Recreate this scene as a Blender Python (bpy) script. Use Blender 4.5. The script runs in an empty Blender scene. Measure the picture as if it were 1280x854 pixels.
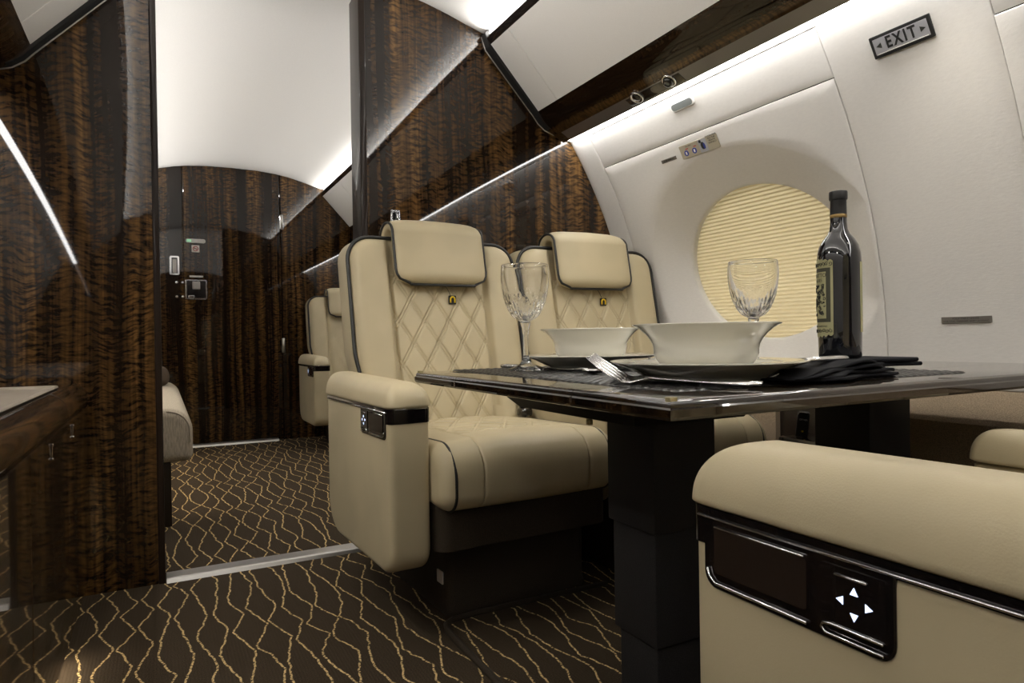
import bpy, bmesh, math, random
from math import sin, cos, pi, sqrt, exp, atan2, hypot
from mathutils import Vector, Matrix

random.seed(7)
S = bpy.context.scene
COL = S.collection

# ------------------------------------------------------------------ materials
class G:
    """tiny helper to write node graphs"""
    def __init__(s, name):
        s.m = bpy.data.materials.new(name); s.m.use_nodes = True
        s.nt = s.m.node_tree; s.nt.nodes.clear()
        s.out = s.nt.nodes.new('ShaderNodeOutputMaterial')
        s.b = s.nt.nodes.new('ShaderNodeBsdfPrincipled')
        s.nt.links.new(s.b.outputs[0], s.out.inputs[0])
    def put(s, sock, v):
        if v is None: return
        if hasattr(v, 'is_output'): s.nt.links.new(v, sock)
        else:
            try: sock.default_value = v
            except Exception: sock.default_value = (v, v, v)
    def set(s, **k):
        for n, v in k.items():
            n = n.replace('_', ' ')
            if n in ('Base Color', 'Emission Color', 'Coat Tint') and not hasattr(v, 'is_output') and len(v) == 3: v = (*v, 1)
            s.put(s.b.inputs[n], v)
        return s
    def math(s, op, a, b=0.0, c=None):
        n = s.nt.nodes.new('ShaderNodeMath'); n.operation = op
        s.put(n.inputs[0], a); s.put(n.inputs[1], b)
        if c is not None: s.put(n.inputs[2], c)
        return n.outputs[0]
    def add(s, a, b): return s.math('ADD', a, b)
    def sub(s, a, b): return s.math('SUBTRACT', a, b)
    def mul(s, a, b): return s.math('MULTIPLY', a, b)
    def sstep(s, x, lo, hi, a=0.0, b=1.0):
        n = s.nt.nodes.new('ShaderNodeMapRange'); n.interpolation_type = 'SMOOTHSTEP'
        for i, v in enumerate((x, lo, hi, a, b)): s.put(n.inputs[i], v)
        return n.outputs[0]
    def xyz(s, kind='pos'):
        if kind == 'pos': o = s.nt.nodes.new('ShaderNodeNewGeometry').outputs['Position']
        else: o = s.nt.nodes.new('ShaderNodeTexCoord').outputs['Object']
        n = s.nt.nodes.new('ShaderNodeSeparateXYZ'); s.put(n.inputs[0], o)
        return n.outputs[0], n.outputs[1], n.outputs[2]
    def vec(s, x=0.0, y=0.0, z=0.0):
        n = s.nt.nodes.new('ShaderNodeCombineXYZ')
        s.put(n.inputs[0], x); s.put(n.inputs[1], y); s.put(n.inputs[2], z)
        return n.outputs[0]
    def noise(s, v, scale=1.0, detail=2.0, rough=.5, dist=0.0):
        n = s.nt.nodes.new('ShaderNodeTexNoise')
        s.put(n.inputs['Vector'], v); s.put(n.inputs['Scale'], scale); s.put(n.inputs['Detail'], detail)
        s.put(n.inputs['Roughness'], rough); s.put(n.inputs['Distortion'], dist)
        return n.outputs[0]
    def ramp(s, f, stops):
        n = s.nt.nodes.new('ShaderNodeValToRGB'); e = n.color_ramp.elements
        while len(e) < len(stops): e.new(.5)
        for i, (p, c) in enumerate(stops): e[i].position = p; e[i].color = (*c, 1)
        s.put(n.inputs[0], f); return n.outputs[0]
    def mix(s, f, a, b, mode='MIX'):
        n = s.nt.nodes.new('ShaderNodeMix'); n.data_type = 'RGBA'; n.blend_type = mode
        s.put(n.inputs[0], f)
        for i, v in ((6, a), (7, b)):
            if not hasattr(v, 'is_output') and len(v) == 3: v = (*v, 1)
            s.put(n.inputs[i], v)
        return n.outputs[2]
    def bump(s, h, strength=.2, dist=.002, normal=None):
        n = s.nt.nodes.new('ShaderNodeBump'); s.put(n.inputs['Height'], h)
        n.inputs['Strength'].default_value = strength; n.inputs['Distance'].default_value = dist
        if normal is not None: s.put(n.inputs['Normal'], normal)
        s.put(s.b.inputs['Normal'], n.outputs[0]); return n.outputs[0]

def plain(name, col, rough=.5, metal=0.0, **k):
    return G(name).set(Base_Color=col, Roughness=rough, Metallic=metal, **k).m

def leather(name, col):
    g = G(name); v = g.nt.nodes.new('ShaderNodeTexCoord').outputs['Object']
    big = g.noise(v, 6, 2); c = g.mix(g.sstep(big, .3, .7), tuple(x*.93 for x in col), tuple(min(1, x*1.05) for x in col))
    g.set(Base_Color=c, Roughness=.48)
    g.b.inputs['Specular IOR Level'].default_value = .35
    vo = g.nt.nodes.new('ShaderNodeTexVoronoi'); g.put(vo.inputs['Vector'], v); vo.inputs['Scale'].default_value = 520
    g.bump(g.add(vo.outputs[0], g.mul(g.noise(v, 900, 1), .4)), .10, .0006)
    return g.m

def walnut(name, across='x+y', along='z', seed=0.0, coat=1.0, bright=1.0, rip=1.0, cior=1.47):
    g = G(name); x, y, z = g.xyz()
    ax = {'x+y': lambda: g.add(x, y), 'x': lambda: x, 'y': lambda: y, 'z': lambda: z, 'x-z': lambda: g.sub(x, z), 'z-x':lambda: g.sub(z,x)}
    u = g.add(ax[across](), seed); w = ax[along]()
    warp = g.noise(g.vec(g.mul(u, 3.0), g.mul(w, 1.3), 3.1), 1, 2)
    uu = g.add(u, g.mul(g.sub(warp, .5), .05))
    band = g.noise(g.vec(g.mul(uu, 24.0), g.mul(w, .30), 1.7), 1, 3, .62)
    fine = g.noise(g.vec(g.mul(uu, 150.0), g.mul(w, 2.6), 5.0), 1, 2)
    # figure: short horizontal ripples, in columns
    rw = g.add(w, g.mul(g.sub(g.noise(g.vec(g.mul(u, 9.0), g.mul(w, 3.0), 8.0), 1, 2), .5), .085))
    r1 = g.noise(g.vec(g.mul(u, 27.0), g.mul(rw, 96.0), 2.0), 1, 3, .6)
    colm = g.sstep(g.noise(g.vec(g.mul(u, 13.0), g.mul(w, .8), 9.0), 1, 1), .36, .62)
    rp = g.mul(g.sstep(r1, .34, .60), g.add(.55, g.mul(colm, .45)))
    f = g.add(g.mul(g.sstep(band, .28, .74), .44), g.mul(g.mul(rp, .44 * rip), g.add(.35, g.mul(g.sstep(band, .25, .6), .65))))
    f = g.add(f, g.mul(g.sub(fine, .5), .34))
    c = g.ramp(f, [(0.0, tuple(bright*q for q in (.004, .0022, .0012))), (.30, tuple(bright*q for q in (.016, .0078, .0032))),
                   (.58, tuple(bright*q for q in (.074, .037, .0115))), (.85, tuple(bright*q for q in (.19, .100, .031))), (1.0, tuple(bright*q for q in (.32, .17, .052)))])
    g.set(Base_Color=c, Roughness=.38)
    g.b.inputs['Coat Weight'].default_value = coat; g.b.inputs['Coat Roughness'].default_value = .028
    g.b.inputs['Coat IOR'].default_value = cior; g.b.inputs['Specular IOR Level'].default_value = .05
    n = g.nt.nodes.new('ShaderNodeBump'); n.inputs['Strength'].default_value = .012; n.inputs['Distance'].default_value = .002
    g.put(n.inputs['Height'], g.noise(g.vec(x, y, z), 5, 1)); g.put(g.b.inputs['Coat Normal'], n.outputs[0])
    return g.m

def fabric(name, col, scale=900, var=.25, rough=.9, stretch=(1, 1, 1), bump=.25):
    g = G(name); x, y, z = g.xyz('obj')
    v = g.vec(g.mul(x, stretch[0]), g.mul(y, stretch[1]), g.mul(z, stretch[2]))
    n = g.noise(v, scale, 3, .6)
    c = g.mix(g.sstep(n, .3, .7), tuple(q*(1-var) for q in col), tuple(q*(1+var) for q in col))
    g.set(Base_Color=c, Roughness=rough); g.b.inputs['Specular IOR Level'].default_value = .15
    g.bump(n, bump, .0015); return g.m

def carpet(name):
    g = G(name); x, y, z = g.xyz()
    s = .041; amp = .62
    u = g.math('DIVIDE', x, s); base = g.math('FLOOR', u)
    best = None
    wob = g.noise(g.vec(g.mul(x, 14), g.mul(y, 14), 0), 1, 2)
    for k in (-1, 0, 1, 2):
        i = g.add(base, float(k))
        seedv = g.nt.nodes.new('ShaderNodeTexWhiteNoise'); seedv.noise_dimensions = '1D'; g.put(seedv.inputs['W'], g.add(i, .37)); rnd = seedv.outputs['Value']
        alt = g.mul(g.math('FRACT', g.mul(i, .5)), 2.0)                    # neighbours run in counter-phase and touch
        wv = g.noise(g.vec(g.mul(i, .33), g.mul(y, 2.0), 4.0), 1, 1)
        ph = g.add(g.add(g.mul(y, 3.4), g.mul(alt, .5)), g.add(g.mul(g.sub(wv, .5), 1.9), g.mul(rnd, .16)))
        tri = g.add(g.mul(g.math('PINGPONG', ph, .5), .8), g.mul(g.add(g.mul(g.math('COSINE', g.mul(ph, 2*pi)), -.25), .25), .2))
        am = g.add(.5, g.noise(g.vec(g.mul(i, 3.1), g.mul(y, 3.0), 11.0), 1, 1))
        off = g.mul(g.mul(g.sub(tri, .25), 2.55 * amp), am)
        off = g.add(off, g.mul(g.sub(g.noise(g.vec(g.mul(i, 5.0), g.mul(y, 24), 2.0), 1, 2), .5), .45))
        d = g.math('ABSOLUTE', g.sub(u, g.add(i, off)))
        best = d if best is None else g.math('MINIMUM', best, d)
    yarn = g.noise(g.vec(g.mul(x, 120), g.mul(y, 190), 0), 1, 2, .6)
    line = g.mul(g.sstep(best, .070, .042), g.sstep(yarn, .40, .52))
    pile = g.noise(g.vec(x, y, z), 420, 3, .7)
    rib = g.math('SINE', g.mul(x, 900.0))
    dark = g.mix(g.sstep(pile, .3, .7), (.016, .0112, .007), (.072, .052, .033))
    gold = g.mix(g.sstep(pile, .3, .7), (.42, .29, .12), (.88, .65, .32))
    g.set(Base_Color=g.mix(line, dark, gold), Roughness=.95); g.b.inputs['Specular IOR Level'].default_value = .1
    g.bump(g.add(g.add(g.mul(pile, .8), g.mul(rib, .12)), g.mul(line, .5)), .5, .004)
    return g.m

def emit(name, col, s):
    g = G(name); g.set(Base_Color=(.8, .8, .8), Emission_Color=col, Emission_Strength=s); return g.m

M = {}
M['leather'] = leather('cream leather', (.462, .395, .258))
M['piping'] = plain('black piping', (.008, .008, .008), .45)
M['bulk'] = walnut('figured walnut upright', 'x+y', 'z', 0, 1.0, .88)
M['bulk2'] = walnut('figured walnut door', 'x+y', 'z', 3.3, 1.0, .88)
M['cab'] = walnut('walnut cabinet', 'x+y', 'z', 1.9, 1.0, .7)
M['cabtop'] = walnut('walnut bullnose', 'x-z', 'y', .4, 1.0, 2.0, .3)
M['ledge'] = walnut('walnut ledge', 'x-z', 'y', .9, 1.0, .6, .6)
M['table'] = walnut('dark walnut table', 'y', 'x', .2, 1.0, .34, .4, 1.9)
M['darktrim'] = plain('dark gloss trim', (.012, .009, .008), .18, 0, Coat_Weight=1.0, Coat_Roughness=.03)
M['post'] = plain('dark lacquered post', (.016, .010, .007), .35, 0, Coat_Weight=.35, Coat_Roughness=.04, Coat_IOR=1.4, Specular_IOR_Level=.1)
M['band'] = plain('painted wall reflection grey', (.085, .078, .074), .3, 0, Coat_Weight=1.0, Coat_Roughness=.05, Coat_IOR=1.7)  # ledge underside: reflection of the pale wall painted in as grey
M['seal'] = plain('black seal', (.004, .004, .004), .6)
M['carpet'] = carpet('meander carpet')
M['headliner'] = fabric('headliner', (.74, .725, .70), 260, .02, .85, bump=.10)
M['sidewall'] = fabric('ultraleather sidewall', (.66, .64, .61), 150, .02, .6, (1, .5, 1.4), .30)
M['psu'] = fabric('service panel', (.60, .58, .545), 300, .02, .6, bump=.06)
M['dado'] = fabric('brown lower wall fabric', (.235, .18, .122), 700, .35, .95, (1, .6, 1))
M['fabric'] = fabric('divan chenille', (.54, .47, .36), 260, .22, .95, (1, 1, .12), .5)
M['pillow'] = fabric('brown pillow', (.10, .075, .055), 500, .2)
M['plinth'] = fabric('brown black leather', (.034, .026, .018), 500, .3, .6)
M['black'] = fabric('black sleeve', (.021, .020, .0205), 600, .3, .55)
M['blackgloss'] = plain('black gloss', (.006, .005, .005), .12, 0, Coat_Weight=.6, Coat_Roughness=.03)
M['espresso'] = plain('espresso lid', (.018, .012, .009), .25)
M['chrome'] = plain('polished chrome', (.75, .75, .76), .12, 1.0)
M['silver'] = plain('silver plate', (.85, .85, .84), .20, 1.0)
M['satin'] = plain('satin aluminium', (.62, .60, .57), .38, 1.0)
M['nickel'] = plain('satin nickel', (.55, .53, .50), .30, .9)
M['china'] = plain('ivory china', (.72, .70, .62), .10, 0, Coat_Weight=1.0, Coat_Roughness=.04)
M['cloth'] = fabric('black napkin', (.010, .010, .012), 1200, .3, .9)
g = G('cut crystal'); g.set(Base_Color=(1, 1, 1), Roughness=0.0, IOR=1.52); g.b.inputs['Transmission Weight'].default_value = 1.0; M['glass'] = g.m
M['bottle'] = plain('dark bottle glass', (.005, .0055, .008), .05, 0, Coat_Weight=1.0, Coat_Roughness=.02)
M['capsule'] = plain('black foil', (.010, .010, .011), .35)
M['goldfoil'] = plain('gold band', (.34, .23, .09), .35, .7)
M['labelp'] = plain('label paper', (.42, .40, .22), .6)
M['ink'] = plain('label ink', (.012, .013, .010), .6)
M['inkgreen'] = plain('label border', (.05, .05, .03), .6)
M['plate_met'] = plain('placard metal', (.20, .185, .165), .45, .6)
M['white'] = plain('white plastic', (.75, .74, .72), .4)
M['signface'] = plain('sign face', (.30, .30, .32), .35)
M['lens'] = plain('grey lens', (.17, .185, .18), .12)
M['yellow'] = plain('yellow print', (.80, .55, .01), .5)
M['blue'] = plain('blue print', (.02, .035, .22), .5)
M['red'] = plain('red print', (.35, .03, .03), .5)
M['tan'] = plain('tan placard', (.34, .30, .22), .5)
M['brass'] = plain('brass pad', (.42, .36, .20), .35, .5)
M['tray'] = leather('tray leather', (.25, .212, .168))
M['arrow'] = emit('lit arrow', (.55, .68, 1.0), 1.6)
M['green'] = emit('green lamp', (.05, 1.0, .35), .35)
M['ledw'] = emit('wall wash lamp', (1.0, .985, .96), 24.0)
M['ledd'] = emit('dim cove lamp', (1.0, .975, .94), 20.0)
M['ledc'] = emit('cove lamp', (1.0, .975, .94), 45.0)
g = G('pleated shade'); g.set(Base_Color=(.86, .77, .55), Roughness=.8)
_t = g.nt.nodes.new('ShaderNodeBsdfTranslucent'); _t.inputs[0].default_value = (.86, .74, .46, 1)
_m = g.nt.nodes.new('ShaderNodeMixShader'); _m.inputs[0].default_value = .4
g.nt.links.new(g.b.outputs[0], _m.inputs[1]); g.nt.links.new(_t.outputs[0], _m.inputs[2]); g.nt.links.new(_m.outputs[0], g.out.inputs[0]); M['shade'] = g.m

def placemat_mat():
    g = G('woven placemat'); x, y, z = g.xyz()
    p = .0125
    a = g.math('FRACT', g.math('DIVIDE', x, p)); b = g.math('FRACT', g.math('DIVIDE', y, p))
    ia = g.math('FLOOR', g.math('DIVIDE', x, p)); ib = g.math('FLOOR', g.math('DIVIDE', y, p))
    par = g.mul(g.math('FRACT', g.mul(g.add(ia, ib), .5)), 2.0)
    ba = g.math('SINE', g.mul(a, pi)); bb = g.math('SINE', g.mul(b, pi))
    h = g.add(g.mul(par, g.mul(ba, g.math('POWER', bb, .35))), g.mul(g.sub(1.0, par), g.mul(bb, g.math('POWER', ba, .35))))
    g.set(Base_Color=(.012, .0115, .011), Roughness=.30); return g.m
M['mat'] = placemat_mat()

# ------------------------------------------------------------------ mesh helpers
def link(o, parent=None):
    COL.objects.link(o)
    if parent: o.parent = parent
    return o

def mesh(name, V, F, mat, parent=None, smooth=True, angle=None):
    me = bpy.data.meshes.new(name); me.from_pydata([tuple(v) for v in V], [], F); me.update()
    bm = bmesh.new(); bm.from_mesh(me); bmesh.ops.recalc_face_normals(bm, faces=bm.faces); bm.to_mesh(me); bm.free()
    return fin(name, me, mat, parent, smooth, angle)

def fin(name, me, mat, parent=None, smooth=True, angle=None):
    for m in (mat if isinstance(mat, (list, tuple)) else [mat]): me.materials.append(m)
    if smooth:
        me.shade_smooth()
        if angle is not None: me.set_sharp_from_angle(angle=math.radians(angle))
    return link(bpy.data.objects.new(name, me), parent)

class B:
    """collects shapes for ONE mesh"""
    def __init__(s): s.V = []; s.F = []
    def add(s, V, F):
        n = len(s.V); s.V += [Vector(v) for v in V]; s.F += [tuple(i+n for i in f) for f in F]; return s
    def box(s, x0, x1, y0, y1, z0, z1, bev=0.0, seg=2):
        bm = bmesh.new(); bmesh.ops.create_cube(bm, size=1)
        for v in bm.verts: v.co = Vector(((x0+x1)/2+v.co.x*(x1-x0), (y0+y1)/2+v.co.y*(y1-y0), (z0+z1)/2+v.co.z*(z1-z0)))
        if bev > 0: bmesh.ops.bevel(bm, geom=list(bm.edges), offset=bev, segments=seg, profile=.5, affect='EDGES')
        bm.verts.index_update(); s.add([v.co for v in bm.verts], [[v.index for v in f.verts] for f in bm.faces]); bm.free(); return s
    def rings(s, R, closed=True, cap=True, loop=False):
        n = len(R[0]); V = [p for r in R for p in r]; F = []
        m = len(R)
        for i in range(m if loop else m-1):
            j2 = (i+1) % m
            for j in range(n if closed else n-1):
                k = (j+1) % n
                F.append((i*n+j, i*n+k, j2*n+k, j2*n+j))
        if cap and not loop:
            F.append(tuple(range(n-1, -1, -1))); F.append(tuple((m-1)*n+j for j in range(n)))
        return s.add(V, F)
    def tube(s, P, r, n=8, loop=False, cap=True):
        P = [Vector(p) for p in P]; R = []; up = None
        N = len(P)
        for i, p in enumerate(P):
            a = P[(i-1) % N] if (loop or i > 0) else p; b = P[(i+1) % N] if (loop or i < N-1) else p
            t = (b-a).normalized()
            if up is None:
                up = Vector((0, 0, 1)) if abs(t.z) < .9 else Vector((1, 0, 0))
            e = (up - t*up.dot(t)).normalized(); f = t.cross(e); up = e
            rr = r[i] if isinstance(r, (list, tuple)) else r
            R.append([p + (e*cos(2*pi*k/n)+f*sin(2*pi*k/n))*rr for k in range(n)])
        return s.rings(R, True, cap, loop)
    def lathe(s, prof, n=48, c=(0, 0, 0), fn=None, cap=False):
        R = []
        for (r, z) in prof:
            ring = []
            for k in range(n):
                a = 2*pi*k/n; rr = max(r, 1e-5) if fn is None else fn(max(r, 1e-5), z, a)
                ring.append(Vector((c[0]+rr*cos(a), c[1]+rr*sin(a), c[2]+z)))
            R.append(ring)
        return s.rings(R, True, cap)
    def grid(s, nu, nv, f):
        V = [f(i/nu, j/nv) for j in range(nv+1) for i in range(nu+1)]
        F = [(j*(nu+1)+i, j*(nu+1)+i+1, (j+1)*(nu+1)+i+1, (j+1)*(nu+1)+i) for j in range(nv) for i in range(nu)]
        return s.add(V, F)
    def prism(s, poly, d, axis):   # poly: list of 3D points, d: vector
        d = Vector(d); n = len(poly); V = [Vector(p) for p in poly] + [Vector(p)+d for p in poly]
        F = [tuple(range(n)), tuple(range(2*n-1, n-1, -1))] + [(i, (i+1) % n, n+(i+1) % n, n+i) for i in range(n)]
        return s.add(V, F)
    def build(s, name, mat, parent=None, smooth=True, angle=None, xf=None):
        V = s.V if xf is None else [xf(v) for v in s.V]
        return mesh(name, V, s.F, mat, parent, smooth, angle)

def rrect(a0, a1, b0, b1, r, n=6, e=0.0):
    """rounded rectangle in (a,b); r = 4 radii (a0b0, a1b0, a1b1, a0b1); e = inset"""
    if not isinstance(r, (list, tuple)): r = [r]*4
    a0 += e; a1 -= e; b0 += e; b1 -= e
    P = []
    for (ca, cb, sa, sb, t0), q in zip(((a0, b0, 1, 1, pi), (a1, b0, -1, 1, 1.5*pi), (a1, b1, -1, -1, 0), (a0, b1, 1, -1, .5*pi)), r):
        q = max(q-e, .0008)
        for k in range(n+1):
            t = t0 + .5*pi*k/n; P.append((ca+sa*q+q*cos(t), cb+sb*q+q*sin(t)))
    return P

def ends(x0, x1, r, extra=(), n=6):
    """x positions and inset for a rounded-end sweep"""
    out = []
    for k in range(n+1):
        t = .5*pi*k/n; out.append((x0+r*(1-cos(t)), r*(1-sin(t))))
    for x in extra: out.append((x, 0.0))
    for k in range(n, -1, -1):
        t = .5*pi*k/n; out.append((x1-r*(1-cos(t)), r*(1-sin(t))))
    return out

def tag(o, label, cat, group=None):
    o['label'] = label; o['category'] = cat
    if group: o['group'] = group
    return o
def thing(name, label, cat, loc=(0, 0, 0), rz=0.0, group=None):
    o = bpy.data.objects.new(name, None); o.empty_display_size = .1; link(o)
    o.location = loc; o.rotation_euler = (0, 0, rz)
    return tag(o, label, cat, group)
def struct(o): o['kind'] = 'structure'; return o

def text(body, size, mat, name, parent, M4, depth=.0004, xs=1.0, align='CENTER', sp=1.0, bold=0.0):
    cu = bpy.data.curves.new('txt', 'FONT'); cu.body = body; cu.size = size; cu.extrude = depth; cu.align_x = align; cu.align_y = 'CENTER'
    cu.space_character = sp; cu.resolution_u = 3; cu.offset = bold
    o = bpy.data.objects.new('txt', cu); COL.objects.link(o)
    bpy.context.view_layer.update()
    me = bpy.data.meshes.new_from_object(o.evaluated_get(bpy.context.evaluated_depsgraph_get()))
    bpy.data.objects.remove(o)
    me.transform(M4 @ Matrix.Diagonal((xs, 1, 1, 1)))
    me.materials.clear()
    return fin(name, me, mat, parent, False)

# ------------------------------------------------------------------ cabin section
CX = .463                       # cabin centre line
YP = 2.187                      # partition
YA = 4.96                       # aft wall
YF = -2.6                       # forward end
def Xw(z): return .0112959*z**4 - .07153386*z**3 - .24180469*z**2 + .35760084*z + 1.59963279
def dXw(z): return 4*.0112959*z**3 - 3*.07153386*z**2 - 2*.24180469*z + .35760084
HEAD = [(CX, 1.903), (.62, 1.900), (.74, 1.890), (.827, 1.876), (.92, 1.853), (1.0, 1.828), (1.055, 1.813), (1.10, 1.813), (1.20, 1.81), (1.26, 1.80)]
PSU = [(1.20, 1.70), (1.10, 1.72), (1.078, 1.735), (1.062, 1.765), (1.058, 1.784), (1.0655, 1.789)]

# floor
b = B().grid(2, 2, lambda u, v: Vector((-1.2+3.4*u, YF-.3+(YA+.6-YF)*v, 0)))
struct(b.build('floor', M['carpet']))

# headliner (ceiling) both sides, thick
def ring_at(pts, y): return [Vector((x, y, z)) for x, z in pts]
hp = [(2*CX-x, z) for x, z in HEAD[::-1]] + HEAD[1:]
hp = hp + [(x, z+.02) for x, z in hp[::-1]]
struct(B().rings([ring_at(hp, y) for y in (YF, 0, YP, YA)]).build('ceiling', M['headliner'], angle=60))

# side walls -----------------------------------------------------------
def wallp(y, z, off=0.0, side=1):
    n = Vector((-1, 0, dXw(z))).normalized(); p = Vector((Xw(z), y, z)) + n*off
    if side < 0: p.x = 2*CX-p.x
    return p
def panel(y0, y1, z0, z1, off=.003, nz=16, side=1, b=None, corner=0.0):
    b = b or B(); e = .0022; ny = 8
    us = [0, .02] + [i/ny for i in range(1, ny)] + [.98, 1]
    ys = [y0] + [y0+e*.3] + [y0+e] + [y0+e+(y1-y0-2*e)*i/6 for i in range(1, 6)] + [y1-e, y1-e*.3, y1]
    zs = [z0] + [z0+e*.3] + [z0+e] + [z0+e+(z1-z0-2*e)*i/nz for i in range(1, nz)] + [z1-e, z1-e*.3, z1]
    def ed(k, n): return {0: -.0045, 1: -.0007, n-1: -.0007, n: -.0045}.get(k, 0.0)
    ny_, nz_ = len(ys)-1, len(zs)-1
    V = []
    for j, z in enumerate(zs):
        for i, y in enumerate(ys):
            V.append(wallp(y, z, off+min(ed(i, ny_), ed(j, nz_)), side))
    F = [(j*(ny_+1)+i, j*(ny_+1)+i+1, (j+1)*(ny_+1)+i+1, (j+1)*(ny_+1)+i) for j in range(nz_) for i in range(ny_)]
    return b.add(V, F)

ZS = 1.341; ZD = .560; ZT = 1.56
wr = B()
g0 = .0007
for (y0, y1) in ((2.068, YP),): panel(y0+g0, y1, ZD, ZT, .003, 24, b=wr)
panel(1.093+g0, 2.068-g0, ZS+g0, 1.4535, .003, 6, b=wr)
panel(1.093+g0, 2.068-g0, 1.4545, ZT, .003, 6, b=wr)
panel(.731+g0, 1.093-g0, ZD, ZT, .003, 24, b=wr)
panel(-.30, .731-g0, ZD, ZS-g0, .006, 20, b=wr); panel(-.30, .731-g0, ZS+g0, ZT, .003, 8, b=wr)
panel(YF, -.30-2*g0, ZD, ZT, .003, 24, b=wr)
struct(wr.build('wall_right', M['sidewall'], angle=70))
wa = B(); panel(YP+.11, YA, ZD, ZT, .003, 20, b=wa)
struct(wa.build('wall_aft_right', M['sidewall'], angle=70))
wl = B(); panel(YF, YP, ZD, ZT, .003, 20, -1, b=wl); panel(YP+.11, YA, ZD, ZT, .003, 20, -1, b=wl)
struct(wl.build('wall_left', M['sidewall'], angle=70))

# window panel with a scooped recess round the elliptical opening
WY, WZ, WA, WB = 1.527, .915, .312, .233
OA, OB, DEP = .455, .365, .062
y0, y1, z0, z1 = 1.093+g0, 2.068-g0, ZD, ZS-g0
NA = 240
angs = sorted([2*pi*k/NA for k in range(NA)] + [atan2(zz-WZ, yy-WY) % (2*pi) for yy in (y0, y1) for zz in (z0, z1)])
def rectR(a):
    c, s_ = cos(a), sin(a); t = 1e9
    if c > 1e-9: t = min(t, (y1-WY)/c)
    if c < -1e-9: t = min(t, (y0-WY)/c)
    if s_ > 1e-9: t = min(t, (z1-WZ)/s_)
    if s_ < -1e-9: t = min(t, (z0-WZ)/s_)
    return t
def elR(a, A, Bq): return 1/sqrt((cos(a)/A)**2+(sin(a)/Bq)**2)
R = []
def wring(fr, fo): R.append([wallp(WY+cos(a)*fr(a), WZ+sin(a)*fr(a), fo(a)) for a in angs])
wring(lambda a: elR(a, WA, WB), lambda a: -DEP-.02)
wring(lambda a: elR(a, WA, WB), lambda a: -DEP-.004)
wring(lambda a: elR(a, WA+.002, WB+.002), lambda a: -DEP)
for k in range(1, 19):
    t = k/18
    def fr(a, t=t):
        ri = elR(a, WA+.002, WB+.002); ro = min(elR(a, OA, OB), rectR(a)-.008); return ri+(ro-ri)*t
    h = DEP*(1-t)**1.0*(1-.25*t*(1-t)*0) if t < .86 else None
    # scooped bowl: steep at the glass, then easing into the panel
    q = 1-t; hh = DEP*q*(.94+.06*q)
    wring(fr, lambda a, hh=hh: .0045-hh*(DEP+.0045)/DEP)
for k in range(1, 6):
    t = k/5
    def fr(a, t=t):
        ro = min(elR(a, OA, OB), rectR(a)-.008); return ro+(rectR(a)-.0022-ro)*t
    wring(fr, lambda a: .0045)
wring(lambda a: rectR(a)-.0006, lambda a: .0038); wring(rectR, lambda a: -.001)
win = struct(B().rings(R, True, False).build('window_1', M['sidewall'], angle=50))
# pleated shade behind the opening
sb = B(); PITCH = .0114; NP = 36
def shade_pt(u, v):
    zz = WZ-.27+.54*v; k = v*190/2
    zig = abs((k % 2)-1)*.0062
    t = (zz-WZ)/(WB+.03); hw = (WA+.03)*sqrt(max(0.02, 1-t*t))
    p = wallp(WY, zz, 0); 
    n = Vector((-1, 0, dXw(zz))).normalized()
    p = p+n*(-DEP-.030+zig); p.y = WY+(2*u-1)*hw; return p
sh = sb.grid(10, 190, shade_pt).build('window_shade', M['shade'], win, smooth=False)
sh['label'] = 'closed cream pleated shade'

# lower wall and side ledge
dd = B()
dd.rings([[Vector((x, y, z)) for x, z in ((1.755, .0), (1.755, ZD-.001), (1.712, ZD-.001), (1.706, ZD-.003), (1.622, .497), (1.614, .488), (1.612, .476), (1.612, 0))] for y in (YF, 1.135)])
dd.rings([[Vector((x, y, z)) for x, z in ((1.755, .0), (1.755, ZD-.001), (1.712, ZD-.001), (1.700, ZD-.003), (1.693, .545), (1.690, .2), (1.66, 0))] for y in (1.445, YA)])
struct(dd.build('wall_lower_right', M['dado'], angle=30))
d2 = B().rings([[Vector((x, y, z)) for x, z in ((1.755, .0), (1.755, ZD-.001), (1.722, ZD-.001), (1.712, .5), (1.712, 0))] for y in (1.1352, 1.4448)])
struct(d2.build('trim_30', M['espresso'], angle=30))
dd = B().grid(4, 12, lambda u, v: Vector((2*CX-Xw(ZD*(1-v))+.012, YF+(YA-YF)*u, ZD*(1-v)-.002)))
struct(dd.build('wall_lower_left', M['dado'], angle=40))

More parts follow.
